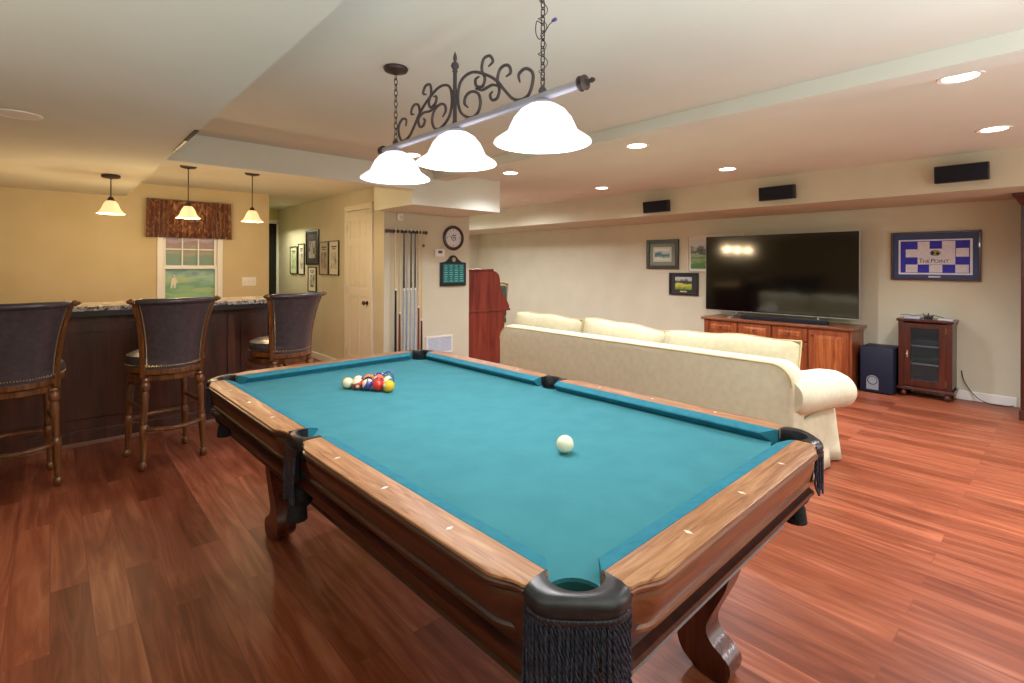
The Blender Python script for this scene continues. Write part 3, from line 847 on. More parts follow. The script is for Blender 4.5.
# pockets
def corner_pocket(ix, iy):
    sx = -1 if ix == 0 else 1; sy = -1 if iy == 0 else 1
    px = 0 if ix == 0 else W; py = 0 if iy == 0 else L
    def P(a, b_, z): return T(px+sx*a, py+sy*b_, z)      # a,b outward
    # outer path & inner path in (a outward x, b outward y)
    n = 22
    cx = cy = .014; ri = .054
    outer = smooth_curve([(.111, -.026, 0), (.117, -.004, 0), (.116, .020, 0), (.102, .044, 0), (.074, .074, 0), (.044, .102, 0), (.020, .116, 0), (-.004, .117, 0), (-.026, .111, 0)], 6)
    N_ = len(outer)
    rings = []; th0, th1 = radians(-75), radians(165)
    for k, p in enumerate(outer):
        f = k/(N_-1); th = th0+(th1-th0)*f
        iq = Vector((cx+ri*cos(th), cy+ri*sin(th), 0))
        if f < .09 or f > .91:
            iq = Vector((.043, -.030+.002, 0)) if f < .5 else Vector((-.028, .043, 0))
            g = (.09-f)/.09 if f < .5 else (f-.91)/.09
            iq2 = Vector((cx+ri*cos(th), cy+ri*sin(th), 0)); iq = iq2.lerp(iq, g)
        dv_ = (p-iq); dn = dv_.normalized()
        def at(q, z, e_=0): v_ = iq+dv_*q+dn*e_; return P(v_.x, v_.y, z)
        rings.append([at(0, ZR-.045), at(0, ZR-.006), at(.05, ZR+.001), at(.3, ZR+.003), at(.70, ZR+.002), at(.90, ZR-.003), at(.985, ZR-.009), at(1, ZR-.017, .001), at(1, ZR-.027, .0), at(.94, ZR-.032), at(.5, ZR-.040)])
    pk = MB().loft(rings).build('corner_pocket', M_leather_blk, PT, ang=50)
    # liner cup
    m = MB(); rr = []
    for r, z in ((.058, ZBED-.003), (.056, ZBED-.02), (.052, ZBED-.07), (.04, ZBED-.12), (.002, ZBED-.14)):
        rr.append([P(.021+r*cos(2*pi*k/20), .021+r*sin(2*pi*k/20), z) for k in range(20)])
    m.loft(rr, True, False); m.build('pocket_liner', M_pocket_in, pk)
    # fringe
    near = (ix, iy) == (0, 0)
    cnt = 44 if near else 26
    m = MB(); rnd = random.Random(ix*3+iy)
    z0 = ZR-.032
    for k in range(cnt):
        f = (k+.5)/cnt*(N_-1); i0 = int(f); i0 = min(i0, N_-2)
        q = .985 if k % 2 else .955
        p = outer[i0].lerp(outer[i0+1], f-i0)*q
        Ln = .20+rnd.uniform(-.012, .012) if near else (.12+rnd.uniform(-.02, .02))
        j = [rnd.uniform(-.005, .005) for _ in range(4)]
        base_ = smooth_curve([P(p.x, p.y, z0), P(p.x+j[0]*.3, p.y+j[1]*.3, z0-Ln*.4), P(p.x+j[0], p.y+j[1], z0-Ln*.75), P(p.x+j[2], p.y+j[3], z0-Ln)], 30 if near else 3)
        if near:
            for ph in (0, pi):
                hp = [b_+Vector((.0021*cos(q_*.62+ph), .0021*sin(q_*.62+ph), 0)) for q_, b_ in enumerate(base_)]
                m.tube(hp, .0022, 5)
        else: m.tube(base_, .0036, 5)
    m.build('fringe', M_fringe, pk)
    m = MB(); m.tube([P(p.x*.975, p.y*.975, ZR-.038) for p in outer], .0065, 8, flat=.7); m.build('fringe_band', M_leather_blk, pk)
    return pk
for ix in (0, 1):
    for iy in (0, 1): corner_pocket(ix, iy)
# corner net pockets hang beneath
def side_pocket(ix):
    sx = -1 if ix == 0 else 1; px = 0 if ix == 0 else W
    def P(a, b_, z): return T(px+sx*a, L/2+b_, z)
    n = 20; outer = []
    for k in range(n+1):
        f = -1+2*k/n
        outer.append(Vector((.105+.012*(1-f*f), f*.064, 0)))
    rings = []
    for k, p in enumerate(outer):
        f = -1+2*k/n; th = f*radians(78)
        iq = Vector((.048+.045*cos(th), .054*sin(th), 0)); dv_ = p-iq; dn = Vector((1, 0, 0))
        def at(q, z, e_=0): v_ = iq+dv_*q+dn*e_; return P(v_.x, v_.y, z)
        rings.append([at(0, ZR-.05), at(0, ZR-.006), at(.15, ZR+.002), at(.6, ZR+.003), at(.92, ZR-.002), at(1, ZR-.012, .002), at(1, ZR-.034, .002), at(.85, ZR-.04)])
    pk = MB().loft(rings).build('side_pocket', M_leather_blk, PT, ang=50)
    # arms reaching the cloth
    m = MB()
    for s2 in (-1, 1):
        m.loft([[P(.044, s2*.0605, ZR-.03), P(.044, s2*.0605, ZR+.002), P(.044, s2*.050, ZR+.002), P(.044, s2*.050, ZR-.03)], [P(.105, s2*.064, ZR-.03), P(.105, s2*.064, ZR+.003), P(.10, s2*.045, ZR+.003), P(.10, s2*.045, ZR-.03)]])
    m.build('pocket_arm', M_leather_blk, pk)
    m = MB(); rr = []
    for r, z in ((.056, ZBED-.003), (.056, ZBED-.02), (.05, ZBED-.07), (.038, ZBED-.12), (.002, ZBED-.13)):
        rr.append([P(.055+r*.8*cos(2*pi*k/20), r*sin(2*pi*k/20), z) for k in range(20)])
    m.loft(rr, True, False); m.build('pocket_liner', M_pocket_in, pk)
    # leather shield
    rings = []
    for z, hw, o_ in ((ZR-.03, .060, .122), (ZR-.06, .048, .124), (ZR-.10, .040, .122), (ZR-.14, .036, .120)):
        rings.append([P(o_, -hw, z), P(o_+.008, 0, z), P(o_, hw, z), P(o_-.012, hw, z), P(o_-.012, -hw, z)])
    MB().loft(rings).build('pocket_shield', M_leather_blk, pk, ang=60)
    m = MB(); rnd = random.Random(5+ix)
    for k in range(20):
        f = -1+2*(k+.5)/20
        j = rnd.uniform(-.004, .004)
        m.tube([P(.124, f*.045, ZR-.055), P(.128, f*.043+j, ZR-.14), P(.126+j, f*.045+j, ZR-.195-rnd.uniform(0, .02))], .0036, 5)
    m.build('fringe', M_fringe, pk)
    m = MB()
    m.sphere(P(.085, 0, ZR-.20), .042, 14, 10, 1.1); m.lathe([(.02, 0), (.03, -.02), (.034, -.065), (.03, -.066)], P(.10, 0, ZR-.215), 'z', 14)
    m.build('net_basket', M_netblk, pk)
side_pocket(0); side_pocket(1)
for ix, iy in ((0, 0), (1, 0), (0, 1), (1, 1)):
    sx = -1 if ix == 0 else 1; sy = -1 if iy == 0 else 1
    m = MB(); c = T((0 if ix == 0 else W)+sx*.03, (0 if iy == 0 else L)+sy*.03, ZR-.19)
    m.sphere(c, .045, 14, 10, 1.2); m.lathe([(.02, 0), (.03, -.02), (.036, -.07), (.03, -.072)], (c[0], c[1], c[2]-.035), 'z', 14)
    m.build('net_basket', M_netblk, PT)

# ------------------------------------------------------------------ balls
def ball_mat(name, c, stripe=False, rot=(0, 0, 0)):
    m, nt, b = newmat(name)
    v = mapped(nt, (1, 1, 1), rot)
    sp = nt.nodes.new('ShaderNodeSeparateXYZ'); nt.links.new(v, sp.inputs['Vector'])
    ab = nt.nodes.new('ShaderNodeMath'); ab.operation = 'ABSOLUTE'
    nt.links.new(sp.outputs['Z'], ab.inputs[0])
    gt = nt.nodes.new('ShaderNodeMath'); gt.operation = 'LESS_THAN'; nt.links.new(ab.outputs[0], gt.inputs[0]); gt.inputs[1].default_value = .0155 if stripe else 1
    # number disc on the +x side
    ln = nt.nodes.new('ShaderNodeVectorMath'); ln.operation = 'DISTANCE'; nt.links.new(v, ln.inputs[0]); ln.inputs[1].default_value = (.0286, 0, 0)
    d2 = nt.nodes.new('ShaderNodeMath'); d2.operation = 'GREATER_THAN'; nt.links.new(ln.outputs['Value'], d2.inputs[0]); d2.inputs[1].default_value = .0085
    mu = nt.nodes.new('ShaderNodeMath'); mu.operation = 'MULTIPLY'; nt.links.new(gt.outputs[0], mu.inputs[0]); nt.links.new(d2.outputs[0], mu.inputs[1])
    mx = nt.nodes.new('ShaderNodeMix'); mx.data_type = 'RGBA'; nt.links.new(mu.outputs[0], mx.inputs['Factor'])
    mx.inputs[6].default_value = lin('#efe6c8'); mx.inputs[7].default_value = lin(c)
    nt.links.new(mx.outputs[2], b.inputs['Base Color']); b.inputs['Roughness'].default_value = .08; b.inputs['Coat Weight'].default_value = .5
    return m
BR = .0286
def ball(p, label, mat_, rot=(0, 0, 0), name='pool_ball', group='racked pool balls'):
    me_o = MB().sphere((0, 0, 0), BR, 32, 20).build(name, mat_)
    me_o.location = p; me_o.rotation_euler = rot
    tag(me_o, label, 'ball', group)
cb = MB().sphere((0, 0, 0), BR*1.02, 32, 20).build('cue_ball', plain('cue_ball_ivory', '#f1ecd2', .1, coat=.5)); cb.location = (1.262, 1.132, ZBED+BR*1.02+.0005)
tag(cb, 'ivory cue ball alone on the teal cloth', 'ball')
apx = Vector((1.222, 2.245, ZBED+BR+.0005)); sp_ = BR*2.01
COLR = {'y': '#e8b41c', 'b': '#1c3f9c', 'r': '#cf2e22', 'p': '#43307a', 'o': '#e8703a', 'g': '#0f6a4a', 'm': '#8f1f33', 'k': '#141414'}
rack = [[('y', 0, 'solid yellow ball at the near point of the rack')],
 [('r', 0, 'solid red ball touching the yellow ball on its left'), ('g', 1, 'green striped ball right behind the yellow ball')],
 [('p', 1, 'purple striped ball in the middle of the left edge of the rack'), ('m', 0, 'solid maroon ball inside the rack behind the red ball'), ('b', 1, 'blue striped ball with white crown on the right edge of the rack')],
 [('r', 1, 'red and white striped ball next to the end of the rack'), ('k', 0, 'solid black ball in the centre of the rack'), ('o', 0, 'solid orange ball in the fourth row of the rack'), ('g', 0, 'solid green ball on the right edge of the rack')],
 [('y', 1, 'yellow striped ball showing mostly white at the left end of the rack'), ('m', 1, 'maroon striped ball in the last row beside the white looking ball'), ('o', 1, 'orange striped ball in the middle of the last row'), ('p', 0, 'solid purple ball in the last row of the rack'), ('b', 0, 'solid blue ball at the far right end of the rack')]]
rnd = random.Random(11)
for i, row in enumerate(rack):
    for j, (c, st, lab) in enumerate(row):
        q = Vector(((j-i/2)*sp_, i*sp_*.8660, 0)); q = R2 @ q
        rot = (rnd.uniform(-1.2, 1.2), rnd.uniform(-1.2, 1.2), rnd.uniform(-3, 3))
        if (i, j) == (4, 0): rot = (0, radians(78), radians(246))
        if (i, j) == (0, 0): rot = (0, radians(-20), radians(190))
        ball(apx+q, lab, ball_mat('ball_%s%d' % (c, st), COLR[c], bool(st)), rot)

# ------------------------------------------------------------------ POOL TABLE LIGHT
PX, PY = 1.29, 1.784
PL = thing('billiard_lamp', 'wrought iron three shade lamp hanging over the pool table', 'pendant light', (PX, PY, ZC), .0)
ZROD = 1.982-ZC
m = MB(); m.tube([(0, -.685, ZROD), (0, .64, ZROD)], .0155, 16); m.build('rod', M_rodm, PL)
for s2 in (-1, 1):
    y0 = -.685 if s2 < 0 else .64
    m = MB(); m.lathe([(.018, 0), (.026, s2*.006), (.018, s2*.012), (.024, s2*.018), (.025, s2*.026), (.012, s2*.032), (.006, s2*.044), (.009, s2*.052), (.006, s2*.062), (.001, s2*.066)], (0, y0, ZROD), 'y', 20)
    m.build('rod_finial', M_brz, PL)
for dy in (-.516, 0, .522):
    m = MB(); zt = ZROD-.012
    m.lathe([(.012, zt), (.03, zt-.004), (.036, zt-.016), (.034, zt-.022)], (0, dy, 0), 'z', 24); m.build('shade_fitter', M_rodm, PL)
    zb = 1.818-ZC; zt2 = 1.956-ZC
    pr = [(.030, zt2), (.052, zt2-.006), (.080, zt2-.024), (.103, zt2-.052), (.118, zt2-.084), (.124, zt2-.098), (.128, zt2-.102), (.138, zt2-.110), (.156, zt2-.122), (.170, zt2-.132), (.173, zt2-.138), (.170, zt2-.139), (.152, zt2-.127), (.124, zt2-.108), (.112, zt2-.08), (.09, zt2-.045), (.05, zt2-.015)]
    m = MB(); m.lathe(pr, (0, dy, 0), 'z', 48, False); m.build('glass_shade', M_shade, PL, ang=50)
    MB().sphere((0, dy, zt2-.07), .03, 16, 12).build('bulb', plain('white_bulb', '#ffffff', .3, emit='#fff4e2', es=12), PL)
    Lg = bpy.data.lights.new('lamp_glow', 'POINT'); Lg.energy = 16; Lg.color = (1, .97, .95); Lg.shadow_soft_size = .07
    lo = bpy.data.objects.new('lamp_glow', Lg); COL.objects.link(lo); lo.location = (PX, PY+dy, 1.80)
# scrolls (right half as drawn, mirrored)
SCR = {'main': [(-0.402, 2.064), (-0.396, 2.095), (-0.431, 2.107), (-0.467, 2.084), (-0.47, 2.048), (-0.448, 2.007), (-0.408, 1.998), (-0.361, 2.014), (-0.312, 2.061), (-0.273, 2.102), (-0.207, 2.145), (-0.124, 2.180), (-0.058, 2.178), (-0.022, 2.149), (-0.014, 2.086), (-0.036, 2.031), (-0.096, 1.998), (-0.146, 2.004), (-0.167, 2.041), (-0.153, 2.083), (-0.11, 2.103), (-0.07, 2.094), (-0.06, 2.065), (-0.084, 2.043)],
 'b': [(-0.218, 2.176), (-0.245, 2.188), (-0.225, 2.216), (-0.187, 2.214), (-0.176, 2.174), (-0.195, 2.135), (-0.18, 2.107), (-0.141, 2.118), (-0.134, 2.145), (-0.158, 2.152)],
 'c': [(-0.324, 2.107), (-0.349, 2.114), (-0.344, 2.139), (-0.318, 2.152), (-0.286, 2.142), (-0.273, 2.102), (-0.285, 2.067), (-0.272, 2.037), (-0.241, 2.037), (-0.229, 2.059), (-0.244, 2.070)],
 'd': [(-0.135, 2.109), (-0.18, 2.092), (-0.241, 2.096), (-0.279, 2.080)]}
for k, v_ in SCR.items():
    for s2 in (1, -1):
        pts = smooth_curve([(0, y*s2+(.004 if s2 > 0 else .022), z-ZC) for y, z in v_], 6)
        n = len(pts); rr = [.0062*(.55+.45*min(1, min(i, n-1-i)/6)) for i in range(n)]
        MB().tube(pts, rr, 8).build('scroll', M_iron, PL)
m = MB(); m.lathe([(.011, ZROD), (.011, ZROD+.02), (.009, ZROD+.025), (.009, 2.11-ZC), (.015, 2.115-ZC), (.016, 2.135-ZC), (.010, 2.14-ZC), (.0085, 2.15-ZC), (.0085, 2.215-ZC), (.013, 2.218-ZC), (.009, 2.226-ZC), (.018, 2.240-ZC), (.016, 2.252-ZC), (.006, 2.262-ZC), (.009, 2.272-ZC), (.008, 2.285-ZC), (.001, 2.305-ZC)], (0, .013, 0), seg=14)
m.build('centre_finial', M_iron, PL)
def chain(y, ztop, zbot, name='chain'):
    m = MB(); n = int((ztop-zbot)/.026); step = (ztop-zbot)/n
    for k in range(n):
        zc = ztop-step*(k+.5); lnk = []
        for a in range(14):
            t_ = 2*pi*a/14; u, vv = .0085*cos(t_), (step*.66)*sin(t_)
            lnk.append((u, y, zc+vv) if k % 2 else (0, y+u, zc+vv))
        m.tube(lnk, .0021, 6, True)
    return m.build(name, M_brz, PL)
for y in (-.516, .522):
    chain(y, -.03, ZROD+.035)
    m = MB(); m.lathe([(.012, ZROD+.012), (.016, ZROD+.02), (.010, ZROD+.032), (.004, ZROD+.04)], (0, y, 0), 'z', 14); m.build('chain_loop', M_iron, PL)
    m = MB(); m.lathe([(.058, 0), (.062, -.006), (.056, -.018), (.03, -.026), (.010, -.034), (.002, -.036)], (0, y, 0), 'z', 28); m.build('canopy', M_brz, PL)
# spare wire twisted around the near chain
y = -.516; pts = []
for k in range(60):
    f = k/59; a = f*2*pi*5.5; r_ = .006+.012*abs(sin(f*7))
    pts.append((r_*cos(a), y+r_*sin(a), -.035-(.345)*f))
MB().tube(pts, .0016, 6).build('wire', plain('wire_dark', '#3a3644', .4), PL)
MB().tube(smooth_curve([(0, y+.005, -.14), (0, y+.03, -.12), (0, y+.035, -.16), (0, y+.012, -.19), (0, y-.03, -.155), (.0, y-.045, -.15)], 6), .0018, 6).build('wire', plain('wire_dark2', '#3a3644', .4), PL)
m = MB(); m.lathe([(.003, 0), (.007, .004), (.005, .02), (.001, .024)], (0, 0, 0), 'y', 8); m.move(Matrix.Translation((0, y-.066, -.146))); m.build('wire_nut', plain('violet_wire_nut', '#5a4a9c', .4), PL)

# ------------------------------------------------------------------ SOFA
SX0, SX1, SY0, SY1 = 3.30, 4.19, 1.125, 3.85
S = thing('sofa', 'long cream corduroy sofa with rolled arm, seen from behind', 'sofa', ((SX0+SX1)/2, (SY0+SY1)/2, 0))
ox, oy = (SX0+SX1)/2, (SY0+SY1)/2
def LX(x): return x-ox
def LY(y): return y-oy
# back with rounded top corners (outline in YZ)
def rrect(y0, y1, z0, z1, r, n=8):
    p = [(y0, z0), (y1, z0)]
    p += [(y1-r+r*cos(a*pi/2/n), z1-r+r*sin(a*pi/2/n)) for a in range(n+1)]
    p += [(y0+r-r*sin(a*pi/2/n), z1-r+r*cos(a*pi/2/n)) for a in range(n+1)]
    return p
m = MB(); rings = []
for x, ins_, zt in ((SX0+.0, .035, .765), (SX0+.012, .012, .785), (SX0+.04, .0, .797), (SX0+.10, 0, .80), (SX0+.17, .005, .79), (SX0+.21, .03, .76)):
    rings.append([(LX(x), LY(y_), z_) for y_, z_ in rrect(SY0+.0+ins_, SY1-ins_, .06, zt, .125)])
m.loft(rings).build('sofa_back', M_sofa, S)
# gentle sag welt along the top of the back
pw = [(LX(SX0+.006), LY(y_), z_) for y_, z_ in rrect(SY0+.018, SY1-.018, .30, .781, .125)][1:]
MB().tube([p for p in pw if p[2] > .30], .006, 6).build('back_piping', M_piping, S)
m = MB(); m.box(LX(SX0+.1), LX(SX1-.06), LY(SY0+.06), LY(SY1-.06), .06, .42); m.build('seat_base', M_slip, S, bevel=.02)
# rolled arms
def arm(sgn, y_in):
    rings = []; nseg = 26
    for x, r, cz, sh in ((SX0+.02, .105, .59, .052), (SX0+.08, .125, .588, .04), (SX0+.30, .133, .58, .02), (SX0+.55, .134, .56, .005), (SX0+.75, .130, .53, 0), (SX0+.86, .122, .505, 0), (SX1-.02, .11, .49, 0), (SX1, .09, .486, 0)):
        pts = []
        cy = y_in - sgn*(.045-sh)
        # outline : inner side up, over the roll, outside curl, neck, down
        pts.append((y_in+sgn*.085, .08)); pts.append((y_in+sgn*.085, cz))
        for k in range(nseg+1):
            a = radians(10)+ (radians(245)-radians(10))*k/nseg
            pts.append((cy+sgn*r*cos(a), cz+r*sin(a)))
        pts.append((y_in-sgn*.0, cz-.125)); pts.append((y_in-sgn*.0, .08))
        rings.append([(LX(x), LY(p[0]), p[1]) for p in pts])
    return MB().loft(rings)
arm(1, SY0+.06).build('arm', M_sofa, S, ang=60)
arm(-1, SY1-.14).build('arm', M_sofa, S, ang=60)
# slip cover skirt flaring at the near side
def skirt(sgn, y_in, name):
    rings = []
    for z, fl in ((.40, .0), (.33, .012), (.2, .022), (.1, .03), (.015, .036)):
        ring = []
        for i in range(61):
            u = i/60; x = SX0+.02+(SX1-SX0-.01)*u
            wv = (.4-z)*.045*(sin(u*21)+.6*sin(u*34+1))
            ring.append((LX(x + (.02*(.4-z) if u > .9 else 0)), LY(y_in-sgn*(fl+wv)), z))
        rings.append(ring)
    o = MB().loft(rings, close=False).build(name, M_slip, S)
    md = o.modifiers.new('s', 'SOLIDIFY'); md.thickness = .006
skirt(1, SY0+.05, 'skirt'); skirt(-1, SY1-.05, 'skirt')
rings = []
for z, fl in ((.36, .0), (.25, .01), (.12, .02), (.015, .026)):
    rings.append([(LX(SX1-.06+fl+(.36-z)*.04*sin(i*.9)), LY(SY0+.04+(SY1-SY0-.08)*i/90), z) for i in range(91)])
o = MB().loft(rings, close=False).build('skirt', M_slip, S); md = o.modifiers.new('s', 'SOLIDIFY'); md.thickness = .006
m = MB(); m.box(LX(SX0+.003), LX(SX0+.02), LY(SY0+.05), LY(SY1-.05), .015, .08); m.build('back_hem', M_sofa, S)
# pillows / cushions
def pillow_mb(wd, h, th, p=3.2, n=18, droop=0):
    m = MB(); top = []; bot = []
    for j in range(n+1):
        rt = []; rb = []
        for i in range(n+1):
            u = -1+2*i/n; v_ = -1+2*j/n
            t_ = th/2*((1-abs(u)**p)*(1-abs(v_)**p))**.55
            # pinch edges inward between the corners
            x = u*wd/2*(1-.035*(1-v_*v_)*0+.02*(v_*v_)); z = v_*h/2*(1+.02*u*u) - droop*(u*u)*(1 if v_ > 0 else 0)
            z += .006*sin(u*7+v_*3)
            rt.append((x, -t_, z)); rb.append((x, t_, z))
        top.append(rt); bot.append(rb)
    m.loft(top, close=False); m.loft(bot, close=False)
    bmesh.ops.remove_doubles(m.bm, verts=m.bm.verts[:], dist=.0004)
    edge = [top[0][i] for i in range(n+1)]+[top[j][n] for j in range(1, n+1)]+[top[n][i] for i in range(n-1, -1, -1)]+[top[j][0] for j in range(n-1, 0, -1)]
    return m, [(e_[0], 0, e_[2]) for e_ in edge]
for yc, wd, hh, tilt, roll, zc, lab, xx in ((3.56, .90, .46, 10, -1, .665, 'cream back cushion at the far end of the sofa', 3.66),
        (2.66, .90, .46, 14, -3.5, .655, 'cream back cushion in the middle of the sofa, slumped', 3.68),
        (1.73, 1.00, .50, 12, 1.5, .635, 'cream back cushion at the near arm of the sofa, largest in view', 3.66)):
    t = thing('back_cushion', lab, 'cushion', (xx, yc, zc), 0, 'loose cream back cushions on the sofa')
    m, edge = pillow_mb(wd, hh, .24, droop=.02)
    MX = Matrix.Rotation(radians(tilt), 4, 'Y') @ Matrix.Rotation(radians(90), 4, 'Z') @ Matrix.Rotation(radians(roll), 4, 'Y')
    m.move(MX); m.build('cushion_cover', M_sofa2, t, ang=70)
    MB().tube(edge, .007, 6, True).move(MX).build('piping', M_piping, t)
for i, yc in enumerate((1.66, 2.48, 3.30)):
    t = thing('seat_cushion', ('cream seat cushion beside the near arm of the sofa', 'cream seat cushion in the middle of the sofa', 'cream seat cushion at the far end of the sofa')[i], 'cushion', (3.97, yc, .42), 0, 'sofa seat cushions')
    MB().box(-.33, .31, -.40, .40, 0, .13, .045, 4).build('cushion_cover', M_sofa2, t)
t = thing('red_throw_pillow', 'red edge of a throw pillow peeking above the near cushion', 'pillow', (4.04, 1.62, .66))
m, edge = pillow_mb(.42, .34, .12); m.move(Matrix.Rotation(radians(14), 4, 'Y') @ Matrix.Rotation(radians(90), 4, 'Z')); m.build('pillow_cover', mottled('red_cloth', '#a8402c', '#b8503a', 30, bump=.1), t)

# ------------------------------------------------------------------ TV console
C = thing('tv_console', 'cherry wood media console with raised panel doors under the television', 'console', (6.79, 2.52, 0))
a = .86
MB().box(-.22, .24, -a, a, .07, .665).build('carcass', M_cherry, C, bevel=.004)
MB().box(-.26, .26, -a-.03, a+.03, .665, .70).build('console_top', M_cherry_y, C, bevel=.008)
MB().box(-.235, .24, -a-.01, a+.01, 0, .08).build('plinth', M_cherry_y, C, bevel=.006)
def raised(parent, y0, y1, z0, z1, name, knob):
    m = MB(); x = -.22
    m.box(x-.018, x, y0, y1, z0, z1)
    o = m.build(name, M_cherry, parent, bevel=.004)
    m = MB(); iy = min(.06, (y1-y0)*.2); iz = min(.06, (z1-z0)*.25)
    q0 = [(x-.018, y0+iy, z0+iz), (x-.018, y1-iy, z0+iz), (x-.018, y1-iy, z1-iz), (x-.018, y0+iy, z1-iz)]
    k = min(.035, (z1-z0)*.13)
    q1 = [(x-.024, p[1]+(k if p[1] < (y0+y1)/2 else -k), p[2]+(k if p[2] < (z0+z1)/2 else -k)) for p in q0]
    m.loft([q0, q1]); m.build('raised_panel', wood('cherry_panel', '#6e3018', '#9b5128', '#bb7544', 'z', .7, .25, .4), o, smooth=False)
    if knob:
        m = MB(); m.lathe([(.006, 0), (.006, -.012), (.012, -.018), (.012, -.026), (.001, -.03)], (x-.018, knob[0], knob[1]), 'x', 12); m.build('knob', M_brz, o)
ys = [-.84, -.42, -.02, .40, .84]
raised(C, ys[0]+.01, ys[1]-.01, .10, .65, 'door', (ys[1]-.05, .58))
for i in (1, 2, 3):
    raised(C, ys[i]+.01, ys[i+1]-.01, .50, .65, 'drawer', ((ys[i]+ys[i+1])/2, .575))
    raised(C, ys[i]+.01, ys[i+1]-.01, .10, .48, 'door', (ys[i]+.05, .42))

# TV
TV = thing('television', 'large black flat screen television on the cherry console', 'television', (6.82, 2.565, .70))
h0, h1, hw = .078, 1.085, .912
MB().box(-.012, .03, -hw, hw, h0, h1).build('housing', M_gloss, TV, bevel=.004)
MB().box(-.0135, -.012, -hw+.008, hw-.008, h0+.02, h1-.008).build('screen', M_screen, TV)
m = MB(); m.box(-.015, .032, -hw-.003, hw+.003, h0-.008, h0+.001); m.box(-.014, .031, -hw-.003, -hw, h0, h1+.002); m.box(-.014, .031, hw, hw+.003, h0, h1+.002); m.box(-.014, .031, -hw-.003, hw+.003, h1, h1+.003)
m.build('bezel_trim', M_silver, TV)
m = MB(); m.tube([(-.13, -.52, .006), (.0, -.50, .035), (.01, -.48, .075)], .008, 8); m.tube([(-.13, .52, .006), (.0, .50, .035), (.01, .48, .075)], .008, 8)
m.box(-.15, .10, -.54, -.49, 0, .008); m.box(-.15, .10, .49, .54, 0, .008)
m.build('stand_foot', M_silver, TV, bevel=.002)
t = thing('soundbar', 'slim black soundbar lying before the television', 'soundbar', (6.665, 2.42, .70))
MB().box(-.035, .035, -.50, .50, .0, .045, .008).build('soundbar_body', M_grille, t)

# subwoofer
SW = thing('subwoofer', 'navy black subwoofer with silver port plate on the floor', 'subwoofer', (6.83, 1.455, 0))
MB().box(-.17, .19, -.15, .15, .012, .50, .008).build('sub_cabinet', M_navy, SW)
m = MB(); pr = [(-.055, .03), (.055, .03), (.055, .13)]+[(.055*cos(a_*pi/10), .13+.055*sin(a_*pi/10)) for a_ in range(11)]+[(-.055, .13)]
m.prism([(y_+.035, z_+.01) for y_, z_ in pr], 'yz', -.176, -.168); m.build('port_plate', plain('port_plate', '#8e949e', .4, .3), SW)
m = MB(); m.lathe([(.046, -.181), (.040, -.178), (.036, -.165), (.001, -.165)], (0, .035, .14), 'x', 24, False); m.build('bass_port', plain('port_hole', '#0b0c10', .5), SW)
m = MB()
for y_ in (-.12, .12):
    for x_ in (-.13, .15): m.cyl((x_, y_, 0), .015, .014)
m.build('rubber_foot', M_black, SW)

# glass cabinet
G = thing('media_cabinet', 'small dark mahogany cabinet with a glass door and bun feet', 'cabinet', (6.91, 1.062, 0), radians(0))
hx, hy = .15, .222
MB().box(-.12, hx, -hy, hy, .10, .13).build('cabinet_floor', M_mahog, G)
m = MB(); m.box(-.12, hx, -hy, -hy+.02, .10, .80); m.box(-.12, hx, hy-.02, hy, .10, .80); m.box(hx-.015, hx, -hy, hy, .10, .80); m.build('cabinet_side', M_mahog, G)
for ya, yb in ((-hy, -hy+.05), (hy-.05, hy)): MB().box(-.135, -.1205, ya, yb, .105, .80).build('corner_post', M_mahog, G, bevel=.004)
MB().box(-.155, hx+.01, -hy-.015, hy+.015, .80, .828).build('cabinet_top', M_mahog, G, bevel=.006)
MB().box(-.15, hx+.01, -hy-.014, hy+.014, .075, .105).build('base_moulding', M_mahog, G, bevel=.006)
dr = MB().box(-.138, -.12, -hy+.05, -hy+.105, .125, .785).box(-.138, -.12, hy-.105, hy-.05, .125, .785).box(-.138, -.12, -hy+.105, hy-.105, .125, .185).box(-.138, -.12, -hy+.105, hy-.105, .735, .785).build('glass_door', M_mahog, G, bevel=.004)
MB().box(-.131, -.128, -hy+.10, hy-.10, .18, .74).build('glass_pane', M_glass, dr)
m = MB(); m.box(-.146, -.138, hy-.085, hy-.073, .42, .49); m.lathe([(.008, 0), (.010, -.008), (.001, -.012)], (-.146, hy-.079, .455), 'x', 10); m.build('door_pull', M_silver, dr, bevel=.001)
m = MB()
for z in (.18, .72): m.box(-.142, -.138, -hy+.045, -hy+.055, z-.03, z+.03)
m.build('hinge', M_brassd, dr)
for z in (.345, .535): MB().box(-.10, hx-.02, -hy+.02, hy-.02, z, z+.012).build('shelf', plain('pale_shelf_edge', '#9aa0a2', .5), G)
MB().box(hx-.02, hx-.016, -hy+.02, hy-.02, .13, .80).build('cabinet_back', plain('grey_interior', '#4a5154', .7), G)
for y_ in (-hy+.04, hy-.04):
    for x_ in (-.11, hx-.04):
        m = MB(); m.lathe([(.012, 0), (.026, .012), (.032, .032), (.026, .055), (.018, .064), (.024, .076)], (x_, y_, 0), 'z', 16); m.build('bun_foot', M_mahog, G)
